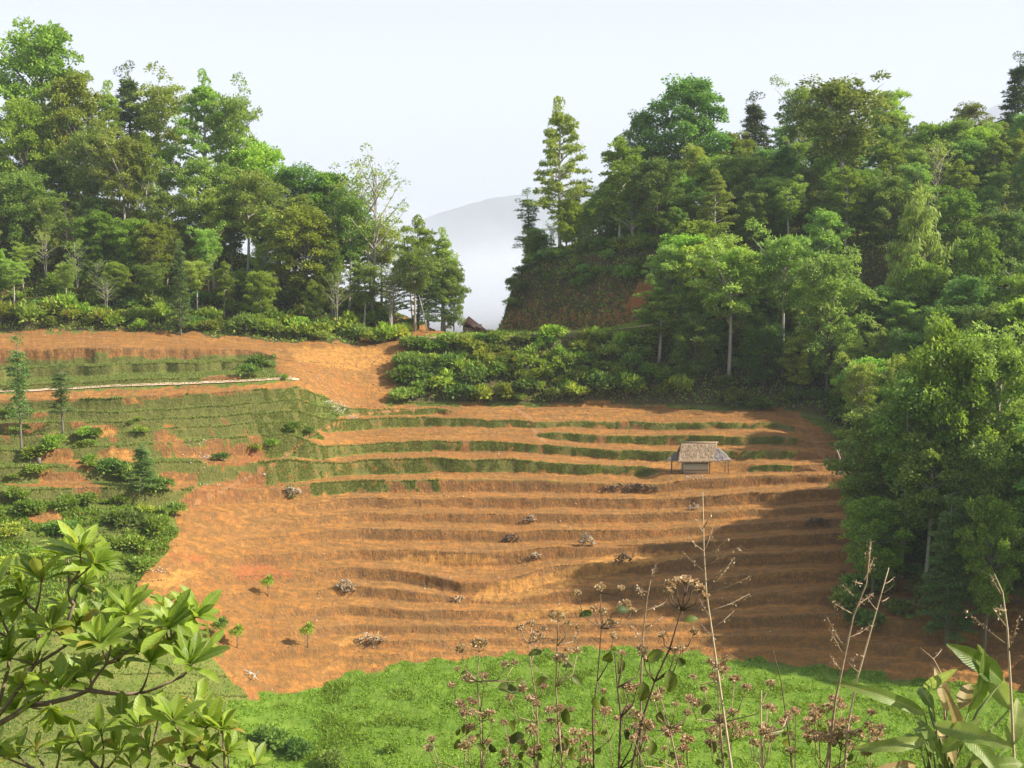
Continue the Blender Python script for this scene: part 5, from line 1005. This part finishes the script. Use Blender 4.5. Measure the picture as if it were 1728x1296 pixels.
stalk([(1102, 960), (1092, 1010), (1085, 1070), (1082, 1140), (1080, 1300)], 5.4, [(1090, 1030, 1125, 1015), (1094, 1000, 1070, 990), (1086, 1060, 1120, 1040), (1097, 980, 1108, 950), (1085, 1080, 1060, 1050), (1090, 1020, 1075, 985)], 'short fuzzy dead stalk left of the tall pale one', seed=2, m=M_dry, fuzz=2)
stalk([(1470, 915), (1462, 985), (1440, 1040), (1425, 1110), (1410, 1180), (1395, 1300)], 5.0, [(1460, 960, 1470, 910), (1458, 980, 1475, 940), (1455, 985, 1440, 980), (1445, 1020, 1475, 1000), (1440, 1030, 1460, 1010), (1435, 1075, 1470, 1055), (1425, 1095, 1395, 1040), (1420, 1100, 1400, 1060), (1422, 1120, 1455, 1105), (1418, 1130, 1400, 1105), (1437, 1035, 1405, 1015), (1440, 1005, 1420, 985)], 'curving dead stalk with seedy top left of the straight one', seed=3, fuzz=2.5, m=M_dry)
stalk([(1500, 958), (1485, 1010), (1465, 1080), (1445, 1150), (1430, 1230), (1425, 1300)], 5.1, [(1492, 1000, 1510, 985), (1488, 1015, 1500, 1008), (1494, 985, 1508, 975), (1480, 1030, 1462, 1005), (1450, 1135, 1430, 1115)], 'straight pale bare stalk leaning right beside the near stand', seed=4, fuzz=.3)
stalk([(1678, 968), (1692, 1000), (1700, 1060), (1705, 1150), (1712, 1300)], 5.0, [(1696, 1085, 1628, 1028), (1694, 1010, 1670, 968), (1698, 1030, 1680, 1025), (1700, 1060, 1675, 1025), (1702, 1100, 1720, 1040)], 'pale seedy stalk at the right edge of the picture', seed=5, fuzz=2.5)
stalk([(1553, 1093), (1575, 1112), (1590, 1140), (1600, 1300)], 5.3, [(1575, 1112, 1590, 1095), (1585, 1130, 1570, 1120)], 'short bent twig rising behind the ginger plant', seed=6, fuzz=.5, m=M_dry)
# ------------------------------------------------------------------ haze and valley mist
def volume_box(name, lo, hi, dens, colr, label, aniso=0):
    m, n, N, L = mat(name); v = N('ShaderNodeVolumePrincipled'); v.inputs['Density'].default_value = dens; v.inputs['Color'].default_value = (*colr, 1); v.inputs['Anisotropy'].default_value = aniso
    o_ = N('ShaderNodeOutputMaterial'); L(v.outputs[0], o_.inputs['Volume'])
    mb = MB(); c = [(a+b)/2 for a, b in zip(lo, hi)]; mb.box(c, [b-a for a, b in zip(lo, hi)])
    tag(link(name, mb.mesh(name, m)), label, name, kind='stuff')
volume_box('haze', (-9900, -60, -173), (9900, 9900, 1700), .00016, (.74, .80, .91), 'thin pale blue haze filling the air over the valley')

def mist():
    m, n, N, L = mat('valley_mist'); v = N('ShaderNodeVolumePrincipled'); v.inputs['Color'].default_value = (.88, .93, 1, 1)
    g = N('ShaderNodeNewGeometry'); sx = N('ShaderNodeSeparateXYZ'); L(g.outputs['Position'], sx.inputs[0])
    mr = N('ShaderNodeMapRange'); mr.interpolation_type = 'SMOOTHSTEP'; mr.inputs[1].default_value = 170; mr.inputs[2].default_value = -40; mr.inputs[3].default_value = 0; mr.inputs[4].default_value = .0013
    tx = N('ShaderNodeTexNoise'); tx.inputs['Scale'].default_value = .0018; tx.inputs['Detail'].default_value = 4; L(g.outputs['Position'], tx.inputs[0])
    ad = N('ShaderNodeMath'); ad.operation = 'MULTIPLY_ADD'; L(tx.outputs[0], ad.inputs[0]); ad.inputs[1].default_value = -620; L(sx.outputs[2], ad.inputs[2])
    a2 = N('ShaderNodeMath'); a2.operation = 'ADD'; a2.inputs[1].default_value = 310; L(ad.outputs[0], a2.inputs[0]); L(a2.outputs[0], mr.inputs[0])
    L(mr.outputs[0], v.inputs['Density']); o_ = N('ShaderNodeOutputMaterial'); L(v.outputs[0], o_.inputs['Volume'])
    mb = MB(); mb.box((0, 5000, 140), (9000, 3600, 600)); tag(link('mist', mb.mesh('mist', m)), 'white morning mist lying in the valley beyond the gap', 'mist', kind='stuff')
mist()

# wording that tells look-alike plants apart, by their order from the left
from collections import defaultdict
dd = defaultdict(list)
bpy.context.view_layer.update()
for o in S.objects:
    if o.parent is None and o.get('label') and o.get('category'): dd[o['label']].append(o)
ORD = ['leftmost', 'second from left', 'third from left', 'fourth from left', 'fifth from left', 'sixth from left', 'seventh from left', 'eighth from left', 'ninth from left', 'tenth from left']
for lab, L_ in dd.items():
    if 1 < len(L_) <= 10:
        L_.sort(key=lambda o: o.location.x/o.location.y)
        for i, o in enumerate(L_):
            w = ('left-hand' if i == 0 else 'right-hand') if len(L_) == 2 else (('leftmost', 'middle', 'rightmost')[i] if len(L_) == 3 else (ORD[i] if i < len(L_)-1 else 'rightmost'))
            t = w+' '+lab if ' from' not in w else w+', '+lab
            if len(t.split()) > 16: t = t.replace(' leafy', '').replace(', well', ', far')
            if len(t.split()) <= 16: o['label'] = t
for o in S.objects:
    if o.parent is None and o.get('label') and len(o['label'].split()) > 16: o['label'] = o['label'].replace('well ', '').replace('yellow-green wood-edge ', 'wood-edge ').replace(' leafy', '')
